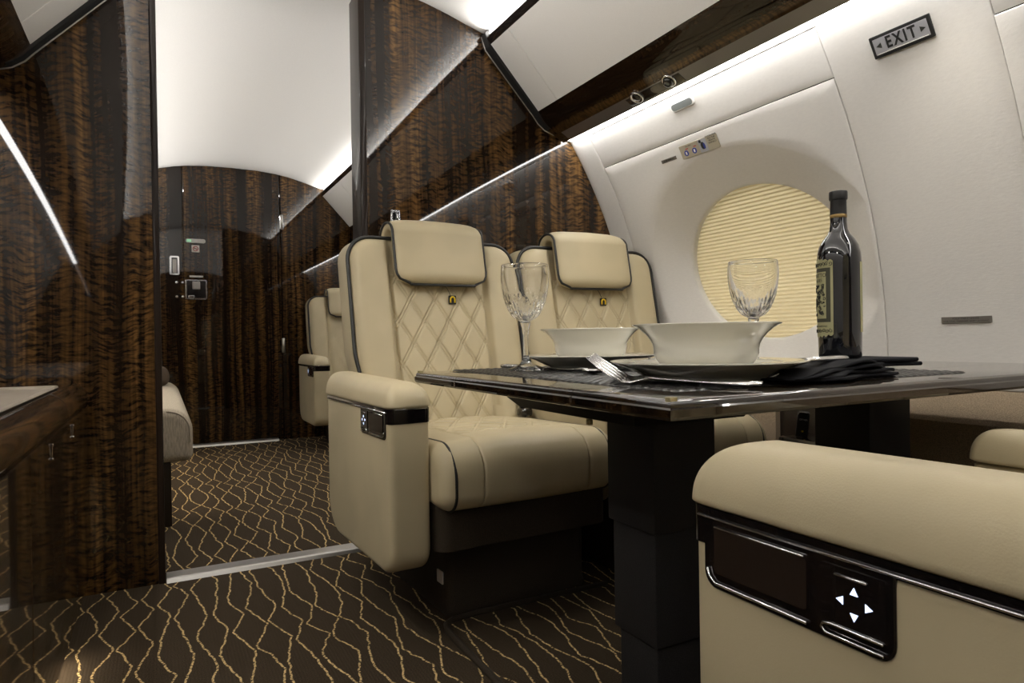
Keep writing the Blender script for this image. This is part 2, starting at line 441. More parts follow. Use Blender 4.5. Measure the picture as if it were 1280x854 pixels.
# service panels, ledges and light strips, both sides --------------------
YS = 0
def mir(pts, side): return pts if side > 0 else [(2*CX-x+.05, z-.05) for x, z in pts]
IVO = [(1.0725, 1.7605), (1.267, 1.547), (1.285, 1.56), (1.09, 1.765)]
STR = [(1.0725, 1.7605), (1.062, 1.772), (1.056, 1.781), (1.058, 1.7865), (1.062, 1.7865), (1.064, 1.776), (1.09, 1.765)]
LED = [(1.267, 1.547), (1.281, 1.527), (1.295, 1.510), (1.310, 1.497), (1.328, 1.486), (1.346, 1.476), (1.3495, 1.4725), (1.391, 1.4505), (1.396, 1.4525), (1.396, 1.505), (1.30, 1.56), (1.285, 1.565)]
n_tr = 1
for side in (1, -1):
    sd = 'right' if side > 0 else 'left'
    for (a, bq) in ((YF, YP-.012), (YP+.13, YA-.004)):
        p = B().rings([ring_at(mir(STR, side), y) for y in (a, bq)]); struct(p.build('trim_%d' % n_tr, M['darktrim'], angle=30)); n_tr += 1
        l = B().rings([ring_at(mir(LED, side), y) for y in (a, bq)]); struct(l.build('trim_%d' % n_tr, M['ledge'], angle=35)); n_tr += 1
        ub_ = B().rings([ring_at(mir([(1.3500, 1.4712), (1.3905, 1.4496), (1.3935, 1.4505), (1.3520, 1.4735)], side), y) for y in (a, bq-.05)]); struct(ub_.build('trim_%d' % n_tr, M['band'], smooth=False)); n_tr += 1  # wood underside, coloured grey for the wall mirrored in it
        segs = [(a, 2.017)] + [(2.0182, bq)] if bq < YA-1 else [(a, YA-.5), (YA-.4988, bq)]
        pv = B()
        for q0, q1 in segs:
            R = [ring_at(mir(IVO, side), y) for y in (q0+.0, q0+.002, q1-.002, q1)]
            for rr in (R[0], R[-1]):
                for p_ in rr[:2]: p_.x += (.0012*side); p_.z += .0012
            pv.rings(R)
        struct(pv.build('trim_%d' % n_tr, M['psu'], angle=30)); n_tr += 1

def strip(name, label, pts, side, a, bq, mat, out):
    t = thing(name, label, 'light', (0, 0, 0), 0, None)
    P = mir(pts, side)
    B().rings([ring_at(P, y) for y in (a, bq)]).build('diffuser', mat, t, smooth=False)
    Q = mir(out, side)
    B().rings([ring_at(Q, y) for y in (a, bq)]).build('channel', M['satin'], t, smooth=False)
    return t
WW = [(1.400, 1.4605), (1.4275, 1.4605), (1.4275, 1.4635), (1.400, 1.4635)]
WC = [(1.400, 1.464), (1.424, 1.464), (1.424, 1.470), (1.400, 1.470)]
CW = [(1.066, 1.783), (1.088, 1.783), (1.088, 1.780), (1.066, 1.780)]
CC = [(1.066, 1.7795), (1.088, 1.7795), (1.088, 1.775), (1.066, 1.775)]
for side, sd in ((1, 'right'), (-1, 'left')):
    for a, bq, where in ((YF, YP-.015, 'above the dining table area'), (YP+.13, YA-.006, 'in the cabin behind the partition')):
        q = strip('wall_wash_light', 'long white light strip under the wood ledge above the round window', WW, side, a, bq, M['ledw'], WC)
        if side < 0 or a > 0: del q['label']; del q['category']; q['kind'] = 'structure'
        q = strip('cove_light', 'cove light', CW, side, a, bq, M['ledc'] if a < 0 else M['ledd'], CC)
        del q['label']; del q['category']; q['kind'] = 'structure'

def optic(name, side, a, bq, x, z, dx, dz, wd, power, spread, col=(1, .97, .93)):
    l = bpy.data.lights.new(name, 'AREA'); l.shape = 'RECTANGLE'; l.size = bq-a; l.size_y = wd
    l.energy = power*(bq-a); l.spread = math.radians(spread); l.color = col
    o = bpy.data.objects.new(name, l); COL.objects.link(o)
    zdir = -Vector((dx*side, 0, dz)).normalized(); xd = Vector((0, 1, 0)); yd = zdir.cross(xd)
    m = Matrix((xd, yd, zdir)).transposed().to_4x4(); m.translation = (x if side > 0 else 2*CX-x+.05, (a+bq)/2, z if side > 0 else z-.03); o.matrix_world = m
    return o
for side in (1, -1):
    for a, bq in ((YF, YP-.015), (YP+.13, YA-.006)):
        optic('cove_lamp', side, a, bq, 1.064, 1.797, -1, .16, .012, 2.7 if a < 0 else 1.7, 75)
for nm, x, a, bq, z, pw in (('toe_kick_lamp', -.205, .3, 1.75, .055, 1.1), ('divan_foot_lamp', .066, 2.95, 4.6, .24, .9)):
    o = optic(nm, 1, a, bq, x, z, .25, -1, .02, pw, 150, (1, .86, .66))
# black seal where the service panel meets the partition
SEAL = [(1.050, 1.797), (1.066, 1.752), (1.262, 1.540), (1.283, 1.515), (1.312, 1.493), (1.345, 1.482), (1.40, 1.470), (1.447, 1.462)]
for side in (1, -1):
    P = mir(SEAL, side)
    sb = B()
    def sr(y, o): return [Vector((x, y, z+o)) for x, z in P] + [Vector((x+.018*side*(0 if i else 1), y, z+.02)) for i, (x, z) in reversed(list(enumerate(P)))]
    sb.rings([sr(YP-.036, 0), sr(YP-.001, 0)])
    struct(sb.build('trim_%d' % n_tr, M['seal'], smooth=False)); n_tr += 1
    ed = B().tube([Vector((x, YP-.004, z-.003)) for x, z in P], .0022, 6)
    struct(ed.build('trim_%d' % n_tr, M['nickel'])); n_tr += 1

# partition -------------------------------------------------------------
TH = .108
def part_outline(x_in, side):
    """partition outline in x,z from the aisle edge out to the fuselage"""
    def headz(x):
        for (xa, za), (xb, zb) in zip(HEAD, HEAD[1:]):
            if xa <= x <= xb: return za+(zb-za)*(x-xa)/(xb-xa)
        return HEAD[-1][1]
    pts = [(x_in, 0.0), (x_in, headz(x_in)-.001)]
    for x, z in HEAD:
        if x > x_in+.01: pts.append((x, z-.001))
    for z in (1.56, 1.45, 1.35, 1.25, 1.15, 1.05, .95, .8, .6, .4, .2, 0.0): pts.append((Xw(z)-.001, z))
    return pts
def rounded_partition(x_in, side, name, mat, rad):
    pts = part_outline(x_in, side)
    pts = [(x if side > 0 else 2*CX-x, z) for x, z in pts]
    bb = B(); n = 8
    R = []
    for k in range(n+1):                    # bullnosed aisle edge: sweep the inner corner
        t = .5*pi*k/n; y = YP+rad*(1-sin(t)); ins = rad*(1-cos(t))
        R.append([Vector((x+(ins*side if i < 2 else 0), y, z)) for i, (x, z) in enumerate(pts)])
    R = R[::-1]
    R.append([Vector((x, YP+TH, z)) for x, z in pts])
    R = [[Vector((v.x, v.y, v.z)) for v in r] for r in R]
    return bb.rings(R).build(name, mat, angle=40)
struct(rounded_partition(.606, 1, 'wall_partition_right', M['bulk'], .006))
struct(rounded_partition(2*CX-.004, -1, 'wall_partition_left', M['bulk'], .012))
# glossy end posts of the partition
pp = B()
pp.rings([[Vector((.598+.016*(1-cos(t))*0+x, y, z)) for x, y in rrect(0, .022, YP-.006, YP+TH+.004, .004, 4)] for z in (0, 1.865)])
struct(pp.build('trim_%d' % n_tr, M['post'], angle=40)); n_tr += 1
pp = B()
pp.rings([[Vector((x, y, z)) for x, y in rrect(-.014, .004, YP-.004, YP+TH+.004, .004, 4)] for z in (0, 1.80)])
struct(pp.build('trim_%d' % n_tr, M['post'], angle=40)); n_tr += 1

# far wall and door ------------------------------------------------------
def headz(x):
    x = abs(x-CX)+CX
    for (xa, za), (xb, zb) in zip(HEAD, HEAD[1:]):
        if xa <= x <= xb: return za+(zb-za)*(x-xa)/(xb-xa)
    return 1.77
def wood_panel(x0, x1, y, name, mat, th=.04, parent=None, full=False, z0=0.0):
    xs = [x0+(x1-x0)*i/24 for i in range(25)]
    def top(x):
        z = headz(x)-.001 if abs(x-CX) < .79 else 1.5
        return z
    pts = [(x0, z0), (x1, z0)] + [(x, top(x)) for x in xs[::-1]]
    bb = B(); e = .003
    xm = (x0+x1)/2
    R = [[Vector((x+(e if x < x0+.001 else -e if x > x1-.001 else 0), y, z)) for x, z in pts],
         [Vector((x, y+e, z)) for x, z in pts], [Vector((x, y+th, z)) for x, z in pts]]
    return bb.rings(R).build(name, mat, parent, angle=30)
d1 = struct(wood_panel(.151, .768, YA-.004, 'door_1', M['bulk2'], .03, z0=.018))
wf = B()
struct(wood_panel(-.30, .146, YA, 'wall_aft_left', M['bulk2'], .04))
struct(wood_panel(.773, 1.24, YA, 'wall_aft', M['bulk'], .04))
fill = B().box(-.9, 1.9, YA+.041, YA+.06, 0, 2.0); struct(fill.build('wall_aft_outer', M['bulk'], smooth=False))
fb = B().box(1.235, 1.75, YA+.003, YA+.035, 0, 1.9).box(-.82, -.29, YA+.003, YA+.035, 0, 1.9); struct(fb.build('wall_aft_side', M['bulk'], smooth=False))
fw = B().box(-.9, 1.9, YF-.05, YF, 0, 2.0); struct(fw.build('wall_forward', M['bulk'], smooth=False))
# door furniture
def dplate(x0, x1, z0, z1, y0, th, r, nm, mat, par):
    return B().rings([[Vector((x, y, z)) for x, z in rrect(x0, x1, z0, z1, r, 5, e)] for y, e in ((y0, 0), (y0-th*.7, 0), (y0-th, th*.3))]).build(nm, mat, par, angle=35)
YD = YA-.004
sg = thing('lavatory_sign', 'grey oval indicator plate with green lamp on the far wood door', 'sign', (.22, YD, 1.385))
o = dplate(.162-.22, .284-.22, -.014, .014, 0, .008, .013, 'housing', M['nickel'], sg)
dplate(-.05, -.024, -.008, .008, -.0082, .001, .002, 'green_lamp', M['green'], sg)
ns = thing('no_smoking_placard', 'small white no smoking placard below the oval door sign', 'placard', (.222, YD, 1.333))
dplate(-.024, .024, -.024, .024, 0, .002, .003, 'plate', M['white'], ns)
B().tube([(.015*cos(2*pi*k/24), -.003, .015*sin(2*pi*k/24)) for k in range(24)], .0022, 6, True).tube([(-.010, -.003, .010), (.010, -.003, -.010)], .002, 6).build('prohibition_ring', M['red'], ns)
B().box(-.010, .010, -.0032, -.0022, -.002, .002).build('cigarette', M['ink'], ns)
fp = thing('flush_pull', 'tall chrome flush pull left of the far door seam', 'door handle', (.094, YA, 1.216))
dplate(-.030, .030, -.064, .064, 0, .006, .012, 'escutcheon', M['chrome'], fp)
dplate(-.018, .018, -.052, .052, -.006, .001, .004, 'recess', M['blackgloss'], fp)
dplate(-.012, .012, -.050, .040, -.007, .006, .004, 'finger_lever', M['nickel'], fp)
lt = thing('door_latch', 'square chrome paddle latch on the far wood door', 'door latch', (.222, YD, 1.058))
dplate(-.066, .066, -.066, .066, 0, .006, .010, 'frame', M['chrome'], lt)
dplate(-.058, .058, -.058, .058, -.006, .001, .006, 'recess', M['blackgloss'], lt)
dplate(-.024, .024, .0, .052, -.007, .014, .006, 'paddle', M['nickel'], lt)
dplate(-.048, -.012, -.058, -.040, -.007, .008, .003, 'keeper', M['chrome'], lt)
dplate(-.04, .044, .082, .094, 0, .005, .003, 'latch_bar', M['white'], lt)
for dz in (.045, -.05):
    for dx in (-.082, -.118):
        B().lathe([(0, .012), (.006, .011), (.010, .006), (.010, 0)], 12).build('stud', M['chrome'], lt, xf=lambda v, dx=dx, dz=dz: Vector((v.x+dx, -v.z, v.y+dz)))
for z in (1.55, .67):
    h = bpy.data.objects.new('hinge', None); link(h, d1); h.location = (.781, YA, z)
    dplate(-.014, .012, -.05, .05, 0, .006, .004, 'leaf', M['chrome'], h)
    B().tube([(0, -.010, -.052), (0, -.010, .052)], .008, 10).build('knuckle', M['nickel'], h)

# thresholds
tb = B().rings([[Vector((x, y, z)) for y, z in ((2.176, 0), (2.180, .010), (2.187, .013), (2.243, .013), (2.25, .010), (2.254, 0))] for x in (.006, .597)])
struct(tb.build('trim_%d' % n_tr, M['satin'], smooth=False)); n_tr += 1
tb = B().rings([[Vector((x, y, z)) for y, z in ((4.89, 0), (4.895, .012), (4.945, .016), (4.955, 0))] for x in (.16, .73)])
struct(tb.build('trim_%d' % n_tr, M['satin'], smooth=False)); n_tr += 1
# carpet binding
pth = [(.592, .2, .004), (.592, 1.0, .004), (.592, 1.40, .004), (.594, 1.47, .004), (.605, 1.505, .004), (.63, 1.522, .004), (.70, 1.53, .004), (1.1, 1.53, .004)]
struct(B().tube(pth, .008, 8).build('trim_%d' % n_tr, M['plinth'])); n_tr += 1

# ------------------------------------------------------------------ seats
def back_y(z): return 1.872+(z-.42)*.205
def build_seat(root, cx, aisle_arm=True, mirror=False, inner_arm=True, low=False):
    cy = 1.75
    def xf(v):
        y = v.y-cy
        return Vector((v.x, -y if mirror else y, v.z))
    L, PP = M['leather'], M['piping']
    # plinth and shroud
    B().rings([[Vector((x, y, z)) for x, y in rrect(-.172-q, .255+q, 1.55-q, 2.02, .03, 5)] for z, q in ((0, .0), (.012, .004), (.03, .0), (.21, .0))]).build('base', M['plinth'], root, angle=40, xf=xf)
    sb = B().rings([[Vector((x, y, z)) for x, y in rrect(-.248, .248, 1.437, 1.93, .035, 5)] for z in (.205, .215, .318)])
    sb.build('seat_pan', M['plinth'], root, angle=40, xf=xf)
    # cushion
    hw = .254; y0, y1, z0, z1 = 1.392, 1.90, .302, .456
    ex = []
    for s_ in (-1, 1):
        for d in (-.03, -.012, -.006, -.003, -.0015, 0, .0015, .003, .006, .012, .03): ex.append(s_*.150+d)
    ex += [-.08, -.04, 0, .04, .08, -.20, .20]; ex.sort()
    R = []
    for x, e in ends(-hw, hw, .035, ex, 7):
        gr = sum(exp(-((abs(x)-.150)/.0020)**2) for _ in (0,))*.0045 if abs(abs(x)-.15) < .03 else 0
        puff = .012*(1-(x/hw)**2)
        ring = []
        P = rrect(y0, y1, z0, z1, [.045, .02, .03, .078], 9, e)
        cyy, czz = 1.64, .38
        for (y, z) in P:
            dy = 0
            zz = z + (puff*max(0, (z-z0)/(z1-z0)) if z > .40 else 0)
            zz += .012*max(0, (y-1.45)/.45)*-1 if z > .40 else 0
            d = Vector((y-cyy, zz-czz)); d.normalize()
            ring.append(Vector((x, y-d.x*gr - (.010*(1-(x/hw)**2) if y < 1.43 else 0), zz-d.y*gr)))
        R.append(ring)
    B().rings(R).build('seat_cushion', L, root, angle=60, xf=xf)
    for s_ in (-1, 1):
        P = rrect(y0+.001, y1, z0, z1-.001, [.045, .02, .03, .078], 9, -.0005)
        P = [(y, z-(.012*max(0, (y-1.45)/.45) if z > .4 else 0)) for y, z in P]
        B().tube([Vector((s_*(hw-.033), y, z)) for y, z in P], .0045, 8, True).build('cushion_piping', PP, root, xf=xf)
    # quilted seat panel
    def quilt(x, s_):
        h = 0.0
        for sg in (1, -1):
            f = x/.082+sg*s_/.134+.25; f = abs(f-round(f))*.0700
            h -= .0042*exp(-((f-.0042)/.0018)**2) + .0016*exp(-(f/.010)**2)
        return h
    if not low:
        B().grid(130, 130, lambda u, v: Vector((-.146+.292*u, 1.53+.36*v, .4655+.006*(1-(2*u-1)**2)-.012*(.08+.36*v)/.45*1.0+quilt(-.146+.292*u, .36*v)+(-.012 if (min(u, 1-u) < .008 or v < .01) else 0)))).build('seat_quilting', L, root, xf=xf)
    # backrest
    W = .285; zb, zt = .405, 1.012
    def outline(e, n=7):
        P = rrect(-W, W, zb, zt, [.05, .05, .075, .075], n, e)
        D = []
        for (xa, za), (xb, zb_) in zip(P, P[1:]+P[:1]):
            L_ = hypot(xb-xa, zb_-za); D.append((xa, za))
            if L_ > .25:
                for q in range(1, 40): D.append((xa+(xb-xa)*q/40, za+(zb_-za)*q/40))
        out = []
        for x, z in D:
            k = max(0, min(1, (.68-z)/.24)); out.append((x*(1-.15*k*k*(3-2*k)), z))
        return out
    R = []
    T = .135
    R.append([Vector((x, back_y(z)+T, z)) for x, z in outline(.03)])
    R.append([Vector((x, back_y(z)+T-.008, z)) for x, z in outline(.010)])
    R.append([Vector((x, back_y(z)+T-.03, z)) for x, z in outline(0)])
    R.append([Vector((x, back_y(z)+.022, z)) for x, z in outline(0)])
    R.append([Vector((x, back_y(z)+.008, z)) for x, z in outline(.003)])
    bb = B().rings(R)
    # bolstered front
    def front(x, z):
        a = abs(x)
        dome = .026*max(0, 1-((a-.222)/.064)**2)**.6 if .163 < a < .287 else 0.0
        inner = 1/(1+exp(-(a-.166)/.0022))
        return back_y(z)+.004-.020*inner*(1 if a < .25 else max(0, 1-((a-.25)/.035)**2))-dome*.35
    F0 = outline(.003); n = len(F0)
    for e in (.007, .014, .026, .045, .08, .12):
        pass
    rr = [[Vector((x, back_y(z)+.008, z)) for x, z in F0]]
    for e in (.006, .010, .018, .03, .045, .062, .078):
        ring = []
        for x, z in outline(.003+e):
            t = min(1, e/.03); tt = sqrt(1-(1-t)**2)
            ring.append(Vector((x, back_y(z)+.008+(front(x, z)-back_y(z)-.008)*tt, z)))
        rr.append(ring)
    bb2 = B().rings(rr, True, False)
    # inner field as a grid clipped to the last ring's box
    bb.add(bb2.V, bb2.F)
    def gpt(u, v):
        z = zb+.081+(zt-zb-.162)*v
        k = max(0, min(1, (.68-z)/.24)); wdt = (W-.081)*(1-.15*k*k*(3-2*k))
        x = (2*u-1)*wdt
        return Vector((x, front(x, z), z))
    bb.grid(150, 40, gpt)
    bb.build('backrest', L, root, angle=75, xf=xf)
    OP = [(x, z) for x, z in outline(.002, 9)]
    k0 = [i for i, (x, z) in enumerate(OP) if z > .475]
    path = [(x*1.008, z+(.002 if z > .98 else 0)) for x, z in (OP[i] for i in k0)]
    # start at the right bottom, over the top, to the left bottom; tails tuck inward
    path = [(.215, .452)] + path + [(-.215, .452)]
    B().tube([Vector((x, back_y(z)+.0015-(.012 if z < .455 else 0), z)) for x, z in path], .0058, 8).build('back_piping', PP, root, xf=xf)
    # quilted insert
    def ins(u, v):
        x = -.158+.316*u; s_ = .48*v; z = .425+s_*.985
        wd = 1-.04*(1-v); x *= wd*(1-.05*max(0, min(1, (.68-z)/.24)))
        edge = min(u, 1-u)*.316; ed = 0 if edge > .006 else (.006-edge)*1.6
        return Vector((x, back_y(z)-.007-.004*(1-(2*u-1)**2)-quilt(x, s_)+ed, z))
    if low: B().grid(20, 20, ins).build('back_quilting', L, root, xf=xf)
    else: B().grid(144, 216, ins).build('back_quilting', L, root, xf=xf)
    # headrest: padded roll hung over the top
    cl = []
    for k in range(12): 
        z = .868+(1.022-.868)*k/11; cl.append((back_y(z)-.032, z))
    c0 = Vector((cl[-1][0]+.046, cl[-1][1]))
    for k in range(1, 13):
        t = pi-(pi*.93)*k/12; cl.append((c0.x+.046*cos(t), c0.y+.030*sin(t)))
    cl += [(cl[-1][0]+.006, cl[-1][1]-.03), (cl[-1][0]+.012, cl[-1][1]-.06)]
    HW = .152; TT = .024
    dist = [0]
    for a, c in zip(cl, cl[1:]): dist.append(dist[-1]+hypot(c[0]-a[0], c[1]-a[1]))
    nr = []
    for i, (y, z) in enumerate(cl):
        a = cl[max(0, i-1)]; c = cl[min(len(cl)-1, i+1)]
        t = Vector((c[0]-a[0], c[1]-a[1])).normalized(); nr.append(Vector((-t.y, t.x)))
    def hw_at(d):
        r = .042; q = min(d, dist[-1]-d)
        return HW - (r-sqrt(max(0, r*r-(r-q)**2)) if q < r else 0)
    rows = []
    for i, (y, z) in enumerate(cl):
        w = hw_at(dist[i]); th = TT*(.35+.65*sqrt(max(0, 1-max(0, 1-dist[i]/.03)**2)))
        if i > 12: th *= .8
        ring = []
        NS = 28
        for k in range(NS):
            a = 2*pi*k/NS
            cx_ = cos(a); sx_ = sin(a)
            px = (abs(cx_)**.32)*(1 if cx_ > 0 else -1)*w
            pn = (abs(sx_)**.55)*(1 if sx_ > 0 else -1)*th
            bul = .006*(1-(px/HW)**2) if sx_ > 0 else 0
            q = nr[i]*(pn+bul)
            ring.append(Vector((px, y+q.x, z+q.y)))
        rows.append(ring)
    hb = B().rings(rows)
    hb.build('headrest', L, root, angle=80, xf=xf)
    pl = []
    for i in range(len(cl)-2, -1, -1):
        q = nr[i]*(.010); pl.append(Vector((-hw_at(dist[i])-.001, cl[i][0]+q.x, cl[i][1]+q.y)))
    pr = [Vector((-p.x, p.y, p.z)) for p in pl[::-1]]
    mid = [Vector((-.108+.216*k/6, cl[0][0]+nr[0].x*.010, cl[0][1]-.002)) for k in range(7)]
    B().tube(pl+mid+pr, .0042, 8).build('headrest_piping', PP, root, xf=xf)
    # tag hanging below the headrest
    tz = .822; ty = back_y(tz)-.016
    B().tube([(.006, back_y(.87)-.03, .868), (.020, back_y(.85)-.022, .855), (.029, ty, .838), (.032, ty, .830)], .0009, 6).build('tag_cord', PP, root, xf=xf)
    B().rings([[Vector((.036+x, y, tz+z)) for x, z in rrect(-.0125, .0125, -.014, .014, .003, 4)] for y in (ty-.002, ty+.002)]).build('tag', M['piping'], root, angle=40, xf=xf)
    arch = [(.036+.0075*cos(t), ty-.0028, tz+.002+.0075*sin(t)) for t in [pi*k/10 for k in range(11)]]
    arch = [(.0435, ty-.0028, tz-.009)] + arch + [(.0285, ty-.0028, tz-.009)]
    tg = B().tube(arch, .0026, 6).build('tag_emblem', M['yellow'], root, xf=xf); tg['label'] = 'yellow arch emblem on black tag'
    # buckle
    bk = B().box(.205, .245, 1.80, 1.84, .452, .478, .008, 3); bk.tube([(.225, 1.83, .47), (.228, 1.86, .52)], .006, 6)
    bk.build('seat_belt_buckle', M['blackgloss'], root, xf=xf)
    # arms
    def arm(x0, x1, ztop, zseam, zbot, yf, yr, nm):
        ex = [x0+(x1-x0)*k/4 for k in (1, 2, 3)]
        body = B().rings([[Vector((x, y, z)) for y, z in rrect(yf, yr, zbot, zseam, [.06, .10, .004, .004], 8, e)] for x, e in ends(x0, x1, .016, ex, 5)])
        a = body.build(nm, L, root, angle=60, xf=xf)
        R = []
        E = (x1-x0)/2-.004; H = ztop-zseam
        for k in range(0, 17):
            t = .5*pi*k/16; e = E*(1-cos(t)**.8); hh = sin(t)**.85
            ring = []
            for x, y in rrect(x0-.004+e, x1+.004-e, yf-.007+e*1.15, yr-e*.3, [max(.004, .022-e*.3)]*2+[.006, .006], 8):
                q = max(0, min(1, (yf+.22-y)/.22)); low_ = 1-.20*q*q
                ring.append(Vector((x, y, zseam+.0015+H*hh*low_)))
            R.append(ring)
        # slight outward belly of the pad
        mid = Vector(((x0+x1)/2, 0, 0))
        R2 = [[Vector((p.x, p.y, zseam+.0018)) + Vector(((.004 if p.x < mid.x else -.004), .004 if p.y < yf+.1 else 0, 0)) for p in R[0]],
              [Vector((p.x, p.y, zseam+.0045)) for p in R[0]]]
        B().rings(R2+R[1:]).build('arm_pad', L, root, angle=80, xf=xf)
        return a
    if aisle_arm:
        x0, x1 = -.355, -.255; yf, yr = 1.455, 1.972
        arm(x0, x1, .608, .541, .160, yf, yr, 'armrest')
        # dark wood band round the front and along the seam
        def band(q): return [(x, y) for x, y in rrect(x0-.0012-q, x1+.0012+q, yf-.0015-q, yf+.10, [.014, .014, .001, .001], 5)]
        bd = B().rings([[Vector((x, y, z)) for x, y in band(q)] for z, q in ((.508, -.001), (.509, .0), (.5425, .0))])
        bd.add(*(lambda q: (q.V, q.F))(B().box(x0-.0008, x1+.0008, yf+.04, yr-.006, .5315, .5425)))
        ab = bd.build('arm_band', M['blackgloss'], root, angle=30, xf=xf)
        ch = B().tube([Vector((x0-.0026, y, .5345)) for y in (yf+.012, yr-.02)], .0013, 6)
        ch.tube([Vector((x0+.012, yf-.002, .5415)), Vector((x1-.008, yf-.002, .5415))], .0012, 6)
        ch.build('band_chrome', M['chrome'], ab, xf=xf)
        # control panel on the aisle side
        pn = B().rings([[Vector((x, y, z)) for y, z in rrect(1.475-q, 1.652+q, .472-q, .533, [.014, .014, .001, .001], 6)] for x, q in ((x0-.0022, 0), (x0-.0022+.0012, .0012), (x0+.004, .0012))])
        cp = pn.build('control_panel', M['blackgloss'], root, angle=30, xf=xf)
        X = x0-.0030
        B().rings([[Vector((x, y, z)) for y, z in rrect(1.488, 1.584, .486, .5265, .003, 3)] for x in (X-.0008, X+.002)]).build('stowage_lid', M['espresso'], cp, angle=30, xf=xf)
        B().tube([(X-.001, 1.489, .5275), (X-.001, 1.582, .5275)], .0011, 6).build('lid_bar', M['chrome'], cp, xf=xf)
        c = B().tube([(X-.001, 1.480, .489), (X-.001, 1.482, .482), (X-.001, 1.489, .4770), (X-.001, 1.584, .4770)], .0013, 6)
        c.build('lid_pull', M['chrome'], cp, xf=xf)
        B().rings([[Vector((x, y, z)) for y, z in rrect(1.596, 1.648, .484, .5285, .003, 3)] for x in (X-.0006, X+.002)]).build('touch_pad', M['blackgloss'], cp, angle=30, xf=xf)
        B().tube([(X-.001, 1.609, .5225), (X-.001, 1.634, .5225)], .0011, 6).build('pad_bar', M['chrome'], cp, xf=xf)
        c = B().tube([(X-.0015, 1.646, .4845), (X-.0015, 1.606, .4845), (X-.0015, 1.599, .4835), (X-.0015, 1.5975, .480), (X-.0015, 1.601, .4765), (X-.0015, 1.646, .4765)], .0012, 6)
        c.build('pad_pull', M['chrome'], cp, xf=xf)
        for dy, dz, rt in ((0, .0090, 0), (-.0110, .0005, 1), (.0110, .0005, 3), (0, -.0090, 2)):
            yy, zz = 1.624+dy, .5045+dz
            tri = [(0, .0033), (-.0031, -.0023), (.0031, -.0023)]
            a = rt*pi/2
            if mirror: pass
            pts = [Vector((X-.0012, yy+p*cos(a)-q*sin(a), zz+p*sin(a)+q*cos(a))) for p, q in tri]
            B().prism(pts, (.0008, 0, 0), None).build('lit_arrow', M['arrow'], cp, smooth=False, xf=xf)
    if inner_arm and mirror:
        arm(.262, .325, .562, .505, .24, 1.378, 1.88, 'inner_armrest')
    elif inner_arm:
        arm(.259, .288, .548, .500, .24, 1.462, 1.88, 'inner_armrest')
    if aisle_arm and not mirror:
        B().rings([[Vector((x, y, z)) for y, z in rrect(1.58, 1.615, .075, .107, .003, 3)] for x in (-.1745, -.171)]).build('track_cover', M['white'], root, angle=30, xf=xf)

s1 = thing('executive_seat', 'cream leather seat on the aisle, facing the table beneath the tall goblet', 'seat', (.790, 1.75, 0), math.radians(2.6), 'cream leather cabin seats')
build_seat(s1, .79)
s2 = thing('executive_seat', 'cream leather seat beside the round window, behind the white bowls', 'seat', (1.358, 1.75, 0), math.radians(-1.0), 'cream leather cabin seats')
build_seat(s2, 1.352, aisle_arm=False, inner_arm=False)
s3 = thing('executive_seat', 'cream leather seat in the cabin behind the partition, next to the far door', 'seat', (1.200, 1.75+2.775, 0), 0, 'cream leather cabin seats')
build_seat(s3, 1.2, low=True)
s4 = thing('executive_seat', 'nearest cream leather seat with large armrest and lit blue arrow buttons', 'seat', (.795, .180, 0), 0, 'cream leather cabin seats')
build_seat(s4, .795, mirror=True)
for o in list(s4.children):
    if o.name.startswith('tag'): bpy.data.objects.remove(o)

# ------------------------------------------------------------------ table
tb = thing('conference_table', 'glossy dark wood folding dining table on two black pedestals', 'table', (1.09, .94, 0))
def T(v): return Vector((v.x-1.09, v.y-.94, v.z))
TX0, TX1, ZTB = .480, 1.600, .630
def slab(y0, y1, e0, e1, nm):
    # plan rounded only on the outside, bullnose edges
    R = []
    for z, q in ((.6065, .006), (.6075, .0025), (.611, .0), (.6195, .0), (.6215, .0022), (.6235, .0022), (.6265, .0032), (.629, .006), (.630, .0115)):
        a0 = y0+(q if e0 else .0003); a1 = y1-(q if e1 else .0003)
        R.append([Vector((TX0+q, a0, z)), Vector((TX1-q, a0, z)), Vector((TX1-q, a1, z)), Vector((TX0+q, a1, z))])
    return B().rings(R).build(nm, M['table'], tb, angle=35, xf=T)
slab(.547, .742, True, False, 'table_leaf'); slab(.7428, 1.135, False, False, 'tabletop'); slab(1.1358, 1.353, False, True, 'table_leaf')
for (cxp, cyp) in ((.490, .557), (.490, 1.343)):
    B().rings([[Vector((x, y, z)) for x, y in rrect(cxp-.0055, cxp+.0055, cyp-.005, cyp+.005, .002, 3)] for z in (.622, .6325)]).build('corner_catch', M['brass'], tb, angle=30, xf=T)
for ly in (.742, 1.135):
    B().box(TX0-.0006, TX0+.004, ly-.002, ly+.0025, .6105, .6205).build('leaf_hinge', M['chrome'], tb, False, xf=T)
for X0, X1 in ((.730, .870), (1.305, 1.447)):
    pb = B()
    for (za, zb_, q) in ((.362, .607, 0), (.165, .362, .0065), (0, .165, .014)):
        pb.box(X0+q, X1-q, .875+q, 1.007-q, za, zb_, .003)
    lg = pb.build('pedestal', M['black'], tb, angle=30, xf=T)
ub = B()
ub.rings([[Vector((x, y, z)) for x, y in ((.63+q, .80+q*1.2), (.90, .80+q*1.2), (.90, 1.25-q*1.2), (.63+q, 1.25-q*1.2))] for z, q in ((.6066, 0), (.575, .012), (.556, .03), (.552, .05))])
u = ub.build('leaf_support', M['black'], tb, angle=20, xf=T)
B().box(.626, .632, .90, 1.06, .585, .598, .002).box(.655, .664, .955, .966, .546, .556, .002).build('release_latch', M['brass'], u, angle=30, xf=T)

